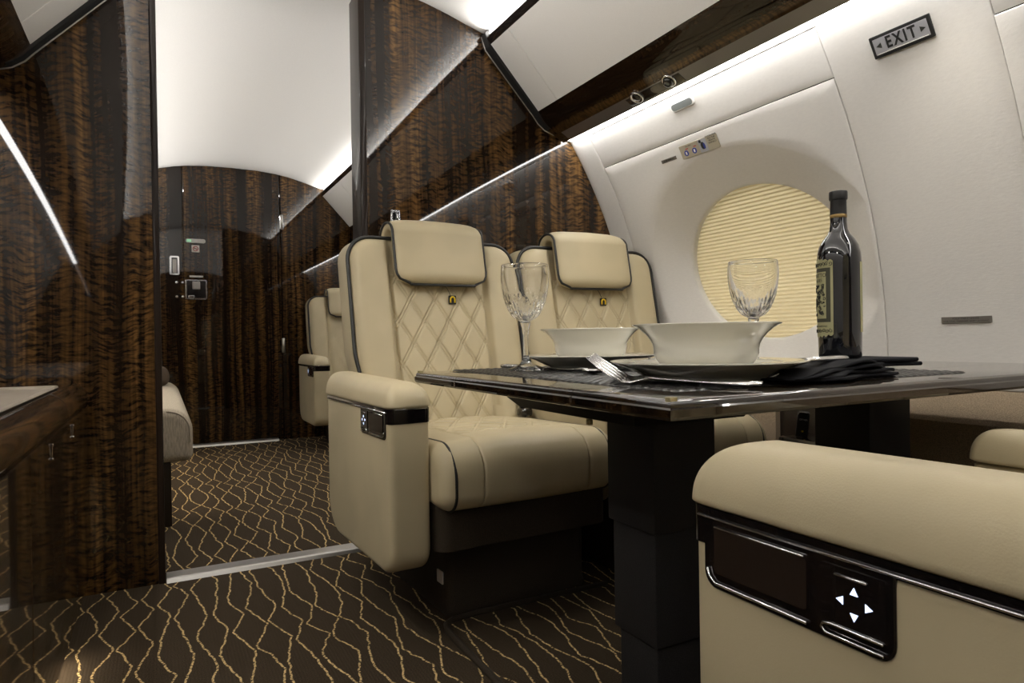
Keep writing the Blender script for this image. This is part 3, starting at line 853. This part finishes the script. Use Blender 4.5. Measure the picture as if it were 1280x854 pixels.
# placemats
for nm, y0, y1, lab in (('near', .622, .968, 'black woven placemat under the nearest place setting'), ('far', .982, 1.330, 'black woven placemat under the far place setting')):
    pm = B(); pw = .0125; ncx, ncy = 34, 19; q_ = 6
    def wv(u, v):
        a = u*ncx; c_ = v*ncy; ia, ic = int(min(a, ncx-1e-6)), int(min(c_, ncy-1e-6)); fa, fc = a-ia, c_-ic
        if (ia+ic) % 2: fa, fc = fc, fa
        h = (sin(pi*fa)**.8)*(sin(pi*fc)**.35)
        edge = 0 if min(u, 1-u, v, 1-v) < 1e-6 else 1
        return Vector((.556+.629*u, y0+(y1-y0)*v, ZTB+.0004+edge*(.0004+.0027*h)))
    pm.grid(ncx*q_, ncy*q_, wv)
    o = pm.build('placemat', M['mat'], None)
    tag(o, lab, 'placemat', 'woven placemats')
ZM = ZTB+.0032
# plates and bowls
PLT = [(0, .004), (.070, .004), (.080, .000), (.085, 0), (.088, .004), (.100, .009), (.118, .018), (.140, .0255), (.1425, .0270), (.1425, .0283), (.140, .0290), (.118, .0245), (.096, .0165), (.085, .0135), (0, .0130)]
BWL = [(0, .003), (.050, .003), (.053, 0), (.057, 0), (.062, .003), (.0695, .009), (.0745, .017), (.0768, .025), (.0772, .032), (.0785, .039), (.0825, .0465), (.0890, .0545), (.0975, .0620), (.1045, .0662), (.1085, .0678), (.1090, .0690), (.1080, .0698), (.1030, .0684), (.0955, .0645), (.0865, .0570), (.0798, .0490), (.0757, .041), (.0742, .033), (.0738, .026), (.0715, .0185), (.066, .012), (.057, .0085), (0, .0075)]
for x, y, w in ((.722, .742, 'near'), (.812, 1.176, 'far')):
    o = B().lathe(PLT, 96).build('dinner_plate', M['china'], None, angle=50); o.location = (x, y, ZM)
    tag(o, 'white china dinner plate under the %s' % ('nearest bowl' if w == 'near' else 'bowl beside the tall goblet'), 'plate', 'dinner plates')
    o = B().lathe(BWL, 96).build('bowl', M['china'], None, angle=50); o.location = (x+.008, y+.01, ZM+.0140)
    tag(o, 'flared white china bowl, %s' % ('the larger looking one in front of the round window' if w == 'near' else 'farther one in front of the window seat'), 'bowl', 'china bowls')

# goblets
def goblet(x, y, lab):
    t = thing('wine_goblet', lab, 'goblet', (x, y, ZM), random.random(), 'cut crystal goblets')
    prof = [(0, .0), (.034, .0), (.0365, .0012), (.036, .0028), (.028, .006), (.014, .012), (.0075, .020), (.0055, .032), (.0050, .050), (.0056, .072), (.0078, .086), (.0105, .0945), (.011, .098)]
    B().lathe(prof, 40, cap=True).build('foot_and_stem', M['glass'], t, angle=60)
    def cut(r, z, a):
        if .101 < z < .158 and r > .012:
            k = 14; A = (a*k/(2*pi)+(z-.10)*38*0)
            w1 = abs(((a*k/(2*pi)+(z-.10)*30) % 1)-.5)*2; w2 = abs(((a*k/(2*pi)-(z-.10)*30) % 1)-.5)*2
            fade = min(1, (z-.101)/.01)*min(1, max(0, (.158-z)/.022))
            return r-.0042*fade*max(0, (w1+w2)*.5-.45)*1.8
        return r
    out = [(0, .0965), (.008, .0975), (.0135, .101)]
    nz = 26
    for k in range(1, nz+1):
        q = k/nz; z = .101+.112*q; r = .0135+.0365*(1-(1-q)**2.6)**.62
        if q > .75: r -= .0022*((q-.75)/.25)**1.5
        out.append((r, z))
    inn = []
    for k in range(nz, 0, -1):
        q = k/nz; z = .1075+.1055*q; r = (.0095+.0365*(1-(1-q)**2.6)**.62)
        if q > .75: r -= .0022*((q-.75)/.25)**1.5
        r = r+.0024*min(1, q*1.1); inn.append((r, z))
    inn += [(.004, .1065), (0, .1060)]
    top = [((out[-1][0]+inn[0][0])/2, .2140)]
    B().lathe(out+top+inn, 140, fn=lambda r, z, a: cut(r, z, a)).build('bowl_of_goblet', M['glass'], t, angle=40)
    return t
gb = goblet(.702, 1.135, 'cut crystal wine goblet in front of the aisle seat')
gb.location = (.657, 1.180, ZM)
goblet(1.066, .962, 'cut crystal wine goblet in front of the round window').location.z = ZTB+.0035

# bottle on folded napkin
bt = thing('wine_bottle', 'dark wine bottle with ornate pale label standing near the wall', 'bottle', (1.168, .842, ZTB+.0205))
BP = [(0, .006), (.024, .004), (.033, 0), (.0372, .002), (.0385, .008), (.0392, .06), (.0395, .150), (.0395, .192), (.0388, .203), (.0355, .217), (.0285, .230), (.0205, .240), (.0165, .249), (.0150, .262), (.0148, .272)]
B().lathe(BP, 64, cap=True).build('glass_body', M['bottle'], bt, angle=60)
B().lathe([(.0150, .2715), (.0153, .2720), (.0153, .2775), (.0150, .278)], 40).build('foil_band', M['goldfoil'], bt)
B().lathe([(.0149, .2775), (.0146, .305), (.0148, .306), (.0162, .307), (.0166, .309), (.0166, .3205), (.0160, .323), (.012, .324), (0, .324)], 40).build('foil_capsule', M['capsule'], bt, angle=40)
LR = .0398
def lab_pt(a, z, r=LR): return Vector((r*cos(a), r*sin(a), z))
view = atan2(-.842, -1.168)          # direction from bottle towards the viewer
def label(c, hwid, z0, z1, nm, fancy=True):
    bb = B()
    def f(u, v):
        a = c+(2*u-1)*hwid; z = z0+(z1-z0)*v
        if fancy:
            e = .0035*abs(sin(u*pi*7))+.004*max(0, 1-abs(2*u-1)*1.2)
            if v > .92: z += e*(v-.92)/.08
            if v < .08: z -= e*(.08-v)/.08
        return lab_pt(a, z)
    return bb.grid(72, 30, f).build(nm, M['labelp'], bt)
LC = view-1.05; LWD = .98       # front label turned to the left of the view
# angles: larger angle = to the viewer's right? solved by sign below
LC = view-1.13
la = label(LC, .86, .047, .186, 'front_label')
label(view+1.72, .62, .050, .184, 'back_label', False)
def lpatch(a0, a1, z0, z1, nm, mat, r=LR+.00025):
    return B().grid(24, 8, lambda u, v: lab_pt(a0+(a1-a0)*u, z0+(z1-z0)*v, r)).build(nm, mat, la)
lpatch(LC-.74, LC+.74, .070, .174, 'label_border', M['inkgreen'])
lpatch(LC-.52, LC+.52, .077, .167, 'label_field', M['labelp'], LR+.0005)
def wrap_text(body, size, a_c, z_c, nm, mat=None):
    o = text(body, size, mat or M['ink'], nm, la, Matrix.Identity(4), .0001)
    for v in o.data.vertices:
        p = v.co.copy(); a = a_c+p.x/LR; v.co = lab_pt(a, z_c+p.y, LR+.0008+p.z)
    return o
wrap_text('BENITTO', .0105, LC, .1600, 'label_title'); wrap_text('ALLIES', .0085, LC, .1505, 'label_title'); wrap_text('NAPA  DIAMOND', .0048, LC+.1, .0620, 'label_footer')
ob = B()                                                           # scrollwork ornaments
rnd = random.Random(3)
def curl(ac, zc, rad, turns, ph):
    P = []
    for k in range(18):
        t = k/17; r = rad*(1-.8*t); an = ph+turns*2*pi*t
        P.append(lab_pt(ac+r*cos(an)/LR, zc+r*sin(an), LR+.0009))
    ob.tube(P, .0006, 5)
for k in range(64): curl(LC+rnd.uniform(-.44, .44), rnd.uniform(.083, .142), rnd.uniform(.002, .0042), rnd.choice((-1.2, 1.2, .8)), rnd.uniform(0, 6))
for k in range(9):
    pass
ob.build('label_scrollwork', M['ink'], la); ob = B()
for k in range(9):
    for zc in (.1815, .0535): curl(LC-.75+1.5*k/8, zc, .0040, 1.1, rnd.uniform(0, 6))
ob.build('label_edge_ornament', M['ink'], la)

# napkins
def napkin(cx, cy, w, d, layers, rz, lab, wave, zb, th=.0052):
    bb = B()
    for L_ in range(layers):
        R = []
        NX = 26
        for i in range(NX+1):
            u = i/NX*2-1
            x = u*w/2*(1-.03*L_)
            sag = wave*(sin(u*2.6+L_)*.5+.5)*(1 if L_ else .3)
            P = rrect(-d/2*(1-.05*L_), d/2*(1-.05*L_), th*L_*(1)+sag*.0, th*(L_+1)-.0004+sag*.3, th*.46, 4)
            sq = 1-.25*max(0, abs(u)-.85)/.15
            R.append([Vector((x, y+.006*sin(u*4+L_*1.7), zb+z*1.0)) for y, z in P])
        bb.rings(R)
    o = bb.build('napkin', M['cloth'], None, angle=50)
    o.location = (cx, cy, 0); o.rotation_euler = (0, 0, rz)
    return tag(o, lab, 'napkin', 'black napkins')
napkin(1.178, .845, .27, .13, 2, math.radians(-4), 'black folded napkin under the wine bottle', 0.0, ZTB+.0040, .0082)
# rumpled napkin by the near plate
bb = B()
for L_ in range(4):
    R = []
    for i in range(41):
        u = i/40*2-1; x = u*.125+.004*L_*sin(L_*2.1)
        rise = max(0, min(1, (u+1)/.75)); rise = rise*rise*(3-2*rise)
        zz = ZM+.0006+L_*.0046*(.25+.75*rise)+.0016*sin(u*7+L_*1.9)*rise*(L_ > 0)+.0012*L_*sin(u*4)*rise
        wv_ = .007*sin(u*5+L_*.9); hw_ = (.046-.003*L_)*(.55+.45*rise)
        P = rrect(-hw_, hw_, 0, .0048*(.45+.55*rise), .0022*(.45+.5*rise), 4)
        R.append([Vector((x, y+wv_, zz+z+.0022*rise*L_*max(0, -y/hw_)*.5)) for y, z in P])
    bb.rings(R)
o = bb.build('napkin', M['cloth'], None); o.location = (.868, .652, 0); o.rotation_euler = (0, 0, math.radians(10))
tag(o, 'rumpled black napkin with a knife on it beside the near plate', 'napkin', 'black napkins')

# cutlery
def sweep(pts, wid, th, b=None, n=10):
    b = b or B(); R = []
    for p, w, t in zip(pts, wid, th):
        R.append([Vector((p[0]+w*cos(2*pi*k/n), p[1], p[2]+t*sin(2*pi*k/n))) for k in range(n)])
    return b.rings(R)
def fork(x, y, z, rz, lab, grp, tilt=0.0):
    t = thing('dinner_fork', lab, 'fork', (x, y, z), rz, grp); t.scale = (1.12,)*3; t.rotation_euler = (tilt, math.radians(-16), rz)
    sweep([(0, -.115, .003), (0, -.10, .003), (0, -.05, .004), (0, .0, .006), (0, .022, .007)], [.0035, .0085, .0065, .0032, .003], [.0015, .002, .002, .0018, .0018]).build('handle', M['silver'], t)
    R = []
    for y_, w, z_ in ((.018, .003, .0065), (.028, .007, .005), (.038, .0120, .0035), (.050, .0130, .0050)):
        R.append([Vector((w*cos(2*pi*k/12), y_, z_+.0011*sin(2*pi*k/12))) for k in range(12)])
    B().rings(R).build('fork_head', M['silver'], t)
    for q in (-.0103, -.0034, .0034, .0103):
        sweep([(q, .048, .0045), (q, .060, .0120), (q, .075, .0225), (q*.95, .090, .0350)], [.0021, .0019, .0017, .0008], [.0011, .001, .001, .0006], n=8).build('tine', M['silver'], t)
    return t
fork(.602, .700, ZM+.002, math.radians(30), 'silver fork with raised tines at the near table edge', 'table forks', 0.0)
fork(.620, .736, ZM+.0005, math.radians(25), 'silver fork half tucked under the rim of the near plate', 'table forks', 0.0)
def knife(x, y, z, rz, lab, m2='silver', flip=1):
    t = thing('table_knife', lab, 'knife', (x, y, z), rz, 'table knives')
    sweep([(0, -.12*flip, .005), (0, -.117*flip, .005), (0, -.10*flip, .005), (0, -.05*flip, .005), (0, -.012*flip, .005)], [.002, .0075, .0085, .0070, .005], [.001, .0042, .0048, .0044, .0035]).build('handle', M['silver'], t)
    sweep([(0, -.014*flip, .005), (.001, .0, .004), (.002, .07*flip, .004), (.001, .095*flip, .004), (-.004, .11*flip, .004)], [.004, .0085, .0095, .008, .001], [.003, .001, .0009, .0008, .0006]).build('blade', M['silver'], t)
    return t
kn = knife(.818, .652, ZM+.0225, math.radians(97), 'silver table knife lying on the rumpled black napkin')
knife(.701, 1.195, ZM, math.radians(16), 'silver table knife behind the foot of the tall goblet', flip=-1)
def spoon(x, y, z, rz, lab):
    t = thing('soup_spoon', lab, 'spoon', (x, y, z), rz)
    sweep([(0, -.115, .003), (0, -.10, .003), (0, -.05, .004), (0, .0, .007), (0, .018, .007)], [.0035, .008, .006, .0032, .003], [.0015, .002, .002, .0018, .0018]).build('handle', M['silver'], t)
    bb = B()
    for k in (0,):
        bb.grid(14, 14, lambda u, v: Vector(((2*u-1)*.019*sqrt(max(0, 1-(2*v-1)**2)), .048+(2*v-1)*.031, .007-.0065*max(0, (1-((2*u-1)**2))*(1-(2*v-1)**2)))))
        bb.grid(14, 14, lambda u, v: Vector(((2*u-1)*.019*sqrt(max(0, 1-(2*v-1)**2)), .048+(2*v-1)*.031, .0058-.0062*max(0, (1-((2*u-1)**2))*(1-(2*v-1)**2)))))
    bb.build('spoon_bowl', M['silver'], t)
    return t
spoon(.690, 1.025, ZM, math.radians(172), 'silver spoon lying in front of the far plate')

# ------------------------------------------------------------------ credenza at the left
cz = thing('credenza', 'low glossy walnut credenza against the left partition with a cream tray top', 'cabinet', (-.48, 1.2, 0))
def CZ(v): return Vector((v.x+.48, v.y-1.2, v.z))
XB = -.180; CY0, CY1 = .15, YP-.004
B().box(-.77, XB-.006, CY0, CY1, .06, .535).box(-.74, XB-.05, CY0, CY1, 0, .06).build('body', M['cab'], cz, False, xf=CZ)
bn = [(-.262, .600), (-.240, .600), (-.216, .593), (-.196, .577), (-.184, .556), (XB, .538), (XB-.006, .534), (-.262, .534)]
bn2 = []
for i in range(15):
    t = .5*pi*i/14; bn2.append((-.216+.038*sin(t), .541+.053*cos(t)))
bn2 = [(-.262, .594)] + bn2 + [(XB-.002, .536), (-.262, .536)]
B().rings([[Vector((x, y, z)) for x, z in bn2] for y in (CY0, 1.722)]).rings([[Vector((x, y, z)) for x, z in bn2] for y in (1.7245, CY1)]).build('bullnose_rail', M['cabtop'], cz, angle=35, xf=CZ)
B().rings([[Vector((x+(.0008 if x > -.26 else 0), y, z+.0008)) for x, z in bn2[:-2]+[(XB+.0005, .537), (-.262, .537)]] for y in (1.7222, 1.7243)]).build('rail_joint', M['chrome'], cz, angle=35, xf=CZ)
B().box(-.775, -.2625, CY0, CY1, .5355, .5942).build('top', M['cab'], cz, False, xf=CZ)
tr = B()
R = []
for z, e in ((.5945, .003), (.598, 0), (.601, .002), (.602, .006), (.601, .011), (.597, .016), (.5955, .022)):
    R.append([Vector((x, y, z)) for x, y in rrect(-.76, -.217, CY0+.01, CY1-.25, .012, 4, e)])
tr.rings(R).build('tray_top', M['tray'], cz, angle=50, xf=CZ)
for i, (ya, yb) in enumerate(((CY0, .775), (.778, 1.2485), (1.2515, 1.7205), (1.7235, CY1))):
    dr = B().box(XB-.018, XB, ya, yb, .065, .531, .0015, 1).build('door', M['cab'], cz, angle=30, xf=CZ)
    yy = {2: 1.476, 3: 1.803}.get(i, (ya+yb)/2)
    B().box(XB-.001, XB+.004, yy-.006, yy+.006, .488, .492, .001).box(XB-.001, XB+.004, yy-.002, yy+.002, .512, .518, .001).box(XB-.001, XB+.0022, yy-.0018, yy+.0018, .49, .515, .0005).build('latch', M['chrome'], dr, angle=30, xf=CZ)

# ------------------------------------------------------------------ divan in the aft cabin
dv = thing('divan', 'pale chenille divan end seen past the left partition', 'sofa', (-.3, 3.7, 0))
def DV(v): return Vector((v.x+.3, v.y-3.7, v.z))
B().box(-.66, .030, 2.84, 4.78, .0, .245, .004).build('base', M['plinth'], dv, angle=30, xf=DV)
R = []
for y, e in ends(2.815, 4.80, .035, (3.2, 3.8, 4.3), 6): R.append([Vector((x, y, z)) for x, z in rrect(-.68, .106, .246, .452, [.01, .03, .085, .02], 8, e)])
cu = B().rings(R).build('seat_cushion', M['fabric'], dv, angle=60, xf=DV)
B().tube([Vector((x, 2.823, z)) for x, z in rrect(-.60, .097, .30, .440, [.01, .03, .08, .02], 8)[9:27]], .004, 8).build('piping', M['fabric'], cu, xf=DV)
R = []
for y, e in ends(2.83, 4.80, .05, (3.5, 4.2), 6): R.append([Vector((x, y, z)) for x, z in rrect(-.68, -.40, .44, .92, [.05, .05, .08, .05], 8, e)])
B().rings(R).build('back_cushion', M['fabric'], dv, angle=60, xf=DV)
R = []
for y, e in ends(4.25, 4.66, .06, (4.4, 4.5), 6): R.append([Vector((x, y, z)) for x, z in rrect(-.40, .045, .4525, .560, [.045, .045, .05, .05], 8, e)])
o = B().rings(R).build('pillow', M['pillow'], None, angle=60); tag(o, 'brown pillow lying on the far end of the pale divan', 'pillow')

# ------------------------------------------------------------------ wall fittings
def wall_basis(y, z, off):
    n = Vector((-1, 0, dXw(z))).normalized(); u = Vector((0, -1, 0)); v = n.cross(u)
    if v.z < 0: v = -v
    p = Vector((Xw(z), y, z))+n*off
    m = Matrix((u, v, n)).transposed().to_4x4(); m.translation = p; return m
def wthing(name, label, cat, y, z, off=.003, group=None):
    t = thing(name, label, cat, (0, 0, 0), 0, group); t.matrix_world = wall_basis(y, z, off); return t
def wplate(u0, u1, v0, v1, n0, n1, r, nm, mat, par, bev=.0008):
    return B().rings([[Vector((u, v, n)) for u, v in rrect(u0, u1, v0, v1, r, 4, e)] for n, e in ((n0, 0), (n1-bev, 0), (n1, bev))]).build(nm, mat, par, angle=30)
ex = wthing('exit_sign', 'black framed EXIT sign with two arrows, high on the side wall', 'sign', .911, 1.367, .0035)
wplate(-.0685, .0685, -.0255, .0255, 0, .005, .002, 'frame', M['seal'], ex, .0008)
wplate(-.0615, .0615, -.0185, .0185, .0048, .0054, .001, 'face', M['signface'], ex, .0002)
wplate(-.058, .058, -.0175, -.0160, .0053, .0058, .0005, 'lower_lip', M['white'], ex, .0001)
text('EXIT', .037, M['seal'], 'lettering', ex, Matrix.Translation((.001, .0012, .0056)), .0003, .74, sp=1.30, bold=.0011)
for s_ in (-1, 1):
    B().prism([Vector((s_*.0565, .0008, .0053)), Vector((s_*.0445, .0070, .0053)), Vector((s_*.0445, -.0054, .0053))], (0, 0, .0005), None).build('arrow', M['ink'], ex, False)
pl = wthing('oxygen_placard', 'instruction placard with blue circles and a figure above the window', 'placard', 1.585, 1.301, .007)
wplate(-.083, .083, -.0225, .0225, 0, .0016, .003, 'plate', M['tan'], pl)
for cx_ in (-.058, -.022):
    B().rings([[Vector((cx_+.0095*cos(2*pi*k/24), -.006+.0095*sin(2*pi*k/24), n)) for k in range(24)] for n in (.0015, .0020)]).build('blue_disc', M['blue'], pl, False)
    B().rings([[Vector((cx_+x, -.006+y, n)) for x, y in rrect(-.0028, .0028, -.005, .005, .002, 3)] for n in (.0019, .0023)]).build('pictogram', M['white'], pl, False)
    B().box(cx_+.001, cx_+.013, .006, .009, .0015, .002).build('red_mark', M['red'], pl, False)
B().rings([[Vector((x, y, n)) for x, y in rrect(.002, .036, -.021, .021, .002, 3)] for n in (.0015, .0019)]).build('picture_field', M['signface'], pl, False)
B().rings([[Vector((.018+.008*cos(2*pi*k/20), .0+.012*sin(2*pi*k/20), n)) for k in range(20)] for n in (.0018, .0022)]).rings([[Vector((.011+.005*cos(2*pi*k/20), .015+.005*sin(2*pi*k/20), n)) for k in range(20)] for n in (.0018, .0022)]).build('figure', M['ink'], pl, False)
B().rings([[Vector((.024+.004*cos(2*pi*k/20), -.002+.010*sin(2*pi*k/20), n)) for k in range(20)] for n in (.0021, .0025)]).build('figure_vest', M['blue'], pl, False)
text('OXYGEN MASK\nPULL TUBE\nBREATHE\nNORMALLY', .0072, M['ink'], 'lettering', pl, Matrix.Translation((.060, .0115, .0015)), .0003, .9)
text('PULL MASK', .0055, M['ink'], 'lettering', pl, Matrix.Translation((-.042, .015, .0015)), .0003, .9)
p2 = wthing('small_placard', 'narrow dark placard left of the blue circle placard', 'placard', 1.730, 1.295, .007)
wplate(-.036, .036, -.006, .006, 0, .0014, .001, 'plate', M['plate_met'], p2, .0003)
text('LIFE VEST UNDER SEAT', .0062, M['ink'], 'lettering', p2, Matrix.Translation((0, 0, .0014)), .0003, .85)
p3 = wthing('table_placard', 'long metal placard about folding the table leaves, low on the wall', 'placard', .894, .7265, .0035)
wplate(-.0565, .0565, -.0083, .0083, 0, .0022, .002, 'plate', M['plate_met'], p3)
text('FOLD TABLE LEAVES', .0066, M['ink'], 'lettering', p3, Matrix.Translation((0, .0035, .0021)), .0003, 1.0)
text('FOR TAXI, TAKEOFF, AND LANDING', .0062, M['ink'], 'lettering', p3, Matrix.Translation((0, -.0035, .0021)), .0003, 1.0)
ov = wthing('wall_lens', 'small oval grey lens with white rim under the wood ledge', 'indicator light', 1.584, 1.424, .0035)
wplate(-.052, .052, -.015, .015, 0, .004, .0145, 'rim', M['white'], ov, .002)
wplate(-.045, .045, -.0105, .0105, .004, .0046, .010, 'lens', M['lens'], ov, .0002)

# reading light and air outlet in the ledge underside
ul = (Vector((1.315, 0, 1.501)), Vector((1.386, 0, 1.481)))
for y, nm, lab in ((1.690, 'air_outlet', 'round chrome air outlet in the wood ledge, nearer the partition'), (1.538, 'reading_light', 'round black reading light in the wood ledge above the window')):
    t = thing(nm, lab, 'air vent' if nm == 'air_outlet' else 'reading light', (1.362, y, 1.4650)); t.rotation_euler = Vector((-.47, 0, -.88)).to_track_quat('Z', 'Y').to_euler()
    B().lathe([(.020, -.002), (.024, .002), (.0235, .005), (.019, .006), (.0165, .003)], 32).build('bezel', M['chrome'], t)
    if nm == 'reading_light':
        B().lathe([(.0165, -.001), (.0165, .008), (.013, .016), (.008, .0165), (.0075, .012), (0, .012)], 32).build('eyeball', M['blackgloss'], t)
        B().lathe([(0, .0125), (.0074, .0125)], 20).build('lens', M['lens'], t)
    else:
        B().lathe([(.0165, 0), (.0165, .003), (.012, .007), (0, .008)], 32).build('nozzle', M['blackgloss'], t)
t = thing('ledge_service_strip', 'slim dark plate joining the reading light and air outlet', 'trim plate', (1.369, 1.614, 1.4612)); t.rotation_euler = (0, math.radians(28), 0)
B().box(-.017, .017, -.125, .125, -.0015, .003, .001).build('plate', M['darktrim'], t, angle=30)
t['category'] = 'plate'

# hook and partition fittings
hk = thing('coat_hook', 'small chrome coat hook on the wood partition above the aisle seat', 'hook', (.716, YP+.0015, 1.12))
dplate(-.017, .017, -.022, .022, 0, .006, .006, 'backplate', M['chrome'], hk)
dplate(-.011, .011, -.013, .013, -.006, .001, .004, 'recess', M['blackgloss'], hk)
B().tube([(0, -.006, .008), (0, -.022, .004), (0, -.026, -.008), (0, -.024, -.014)], .004, 8).build('hook_arm', M['chrome'], hk)

# handset standing between the pedestal and the wall
sc = B().box(1.60, 1.700, 1.142, 1.362, .0, .40, .01, 2).build('side_console', M['darktrim'], None, angle=30)
tag(sc, 'dark low side console between window seat and wall', 'console')
hs = thing('cabin_handset', 'black cabin handset with white lettering standing upright beneath the table', 'handset', (1.634, 1.305, .401)); hs.rotation_euler = (math.radians(8), math.radians(6), math.radians(-48))
B().rings([[Vector((x, y, z)) for x, z in rrect(-.0165, .0165, 0, .075, [.004, .004, .008, .008], 5, e)] for y, e in ((-.008, .002), (-.006, 0), (.006, 0), (.008, .002))]).build('shell', M['black'], hs, angle=40)
B().tube([(-.0155, -.0075, .066), (-.012, -.0075, .0735), (.012, -.0075, .0735), (.0155, -.0075, .066), (.0155, -.0075, .004)], .0009, 6).build('bright_edge', M['silver'], hs)
text('OTVER', .0072, M['white'], 'lettering', hs, Matrix.Translation((0, -.0082, .052)) @ Matrix.Rotation(pi/2, 4, 'X'), .0002)
B().box(-.002, .003, -.0085, -.0075, .016, .020).build('status_dot', M['yellow'], hs, False)

# ------------------------------------------------------------------ lamps
def spot(name, loc, tgt, e, size=1.4, blend=.9, r=.04, col=(1, .93, .82)):
    l = bpy.data.lights.new(name, 'SPOT'); l.energy = e; l.spot_size = size; l.spot_blend = blend; l.shadow_soft_size = r; l.color = col
    o = bpy.data.objects.new(name, l); COL.objects.link(o); o.location = loc
    o.rotation_euler = (Vector(tgt)-Vector(loc)).to_track_quat('-Z', 'Y').to_euler(); return o
dl = bpy.data.lights.new('daylight', 'AREA'); dl.shape = 'RECTANGLE'; dl.size = .9; dl.size_y = .7; dl.energy = 3.4; dl.color = (1, .98, .94)
do = bpy.data.objects.new('daylight', dl); COL.objects.link(do); do.location = (2.15, WY, WZ+.05); do.rotation_euler = Vector((-1, 0, 0)).to_track_quat('-Z', 'Y').to_euler()
for loc, tgt, e in (((1.30, .95, 1.50), (.85, 1.35, .5), 15), ((1.30, .20, 1.50), (.65, .35, .55), 6), ((1.30, 1.55, 1.50), (1.25, 1.75, .6), 7), ((1.33, .80, 1.46), (1.66, .80, .5), 7),
                    ((-.28, 1.30, 1.43), (.75, 1.75, .6), 14), ((-.28, .1, 1.43), (.5, .3, .5), 5), ((-.25, 1.7, 1.43), (.2, 1.6, 0), 6), ((1.30, 3.4, 1.50), (.5, 3.5, 0), 10), ((-.28, 3.2, 1.43), (.4, 3.4, 0), 10)):
    spot('reading_and_fill_lamp', loc, tgt, e, 1.7, 1.0, .05)  # reading lights, with unseen spots added to brighten seats and side ledge

w = bpy.data.worlds.new('World'); S.world = w; w.use_nodes = True
w.node_tree.nodes['Background'].inputs[0].default_value = (.02, .02, .02, 1); w.node_tree.nodes['Background'].inputs[1].default_value = .2

# ------------------------------------------------------------------ camera
cam = bpy.data.cameras.new('Camera'); co = bpy.data.objects.new('Camera', cam); COL.objects.link(co)
cam.sensor_width = 36; cam.lens = 830/1280*36; cam.clip_start = .02
Rw = Matrix(((.88339443, -.01635122, .46834488), (-.46837568, .00212898, .88352685), (-.01544384, -.99986404, -.00577778)))
right = Rw @ Vector((1, 0, 0)); up = Rw @ Vector((0, -1, 0)); back = Rw @ Vector((0, 0, -1))
mm = Matrix((right, up, back)).transposed().to_4x4(); mm.translation = (0, 0, .70)
co.matrix_world = mm
cam.dof.use_dof = False
S.camera = co
S.view_settings.view_transform = 'Standard'; S.view_settings.look = 'None'; S.view_settings.gamma = 1; S.view_settings.use_curve_mapping = False
S.view_settings.exposure = 0.18
S.cycles.max_bounces = 12; S.cycles.transmission_bounces = 12; S.cycles.glossy_bounces = 6; S.cycles.diffuse_bounces = 5
S.cycles.use_denoising = True; S.cycles.sample_clamp_indirect = 6
S.cycles.caustics_reflective = False; S.cycles.caustics_refractive = True
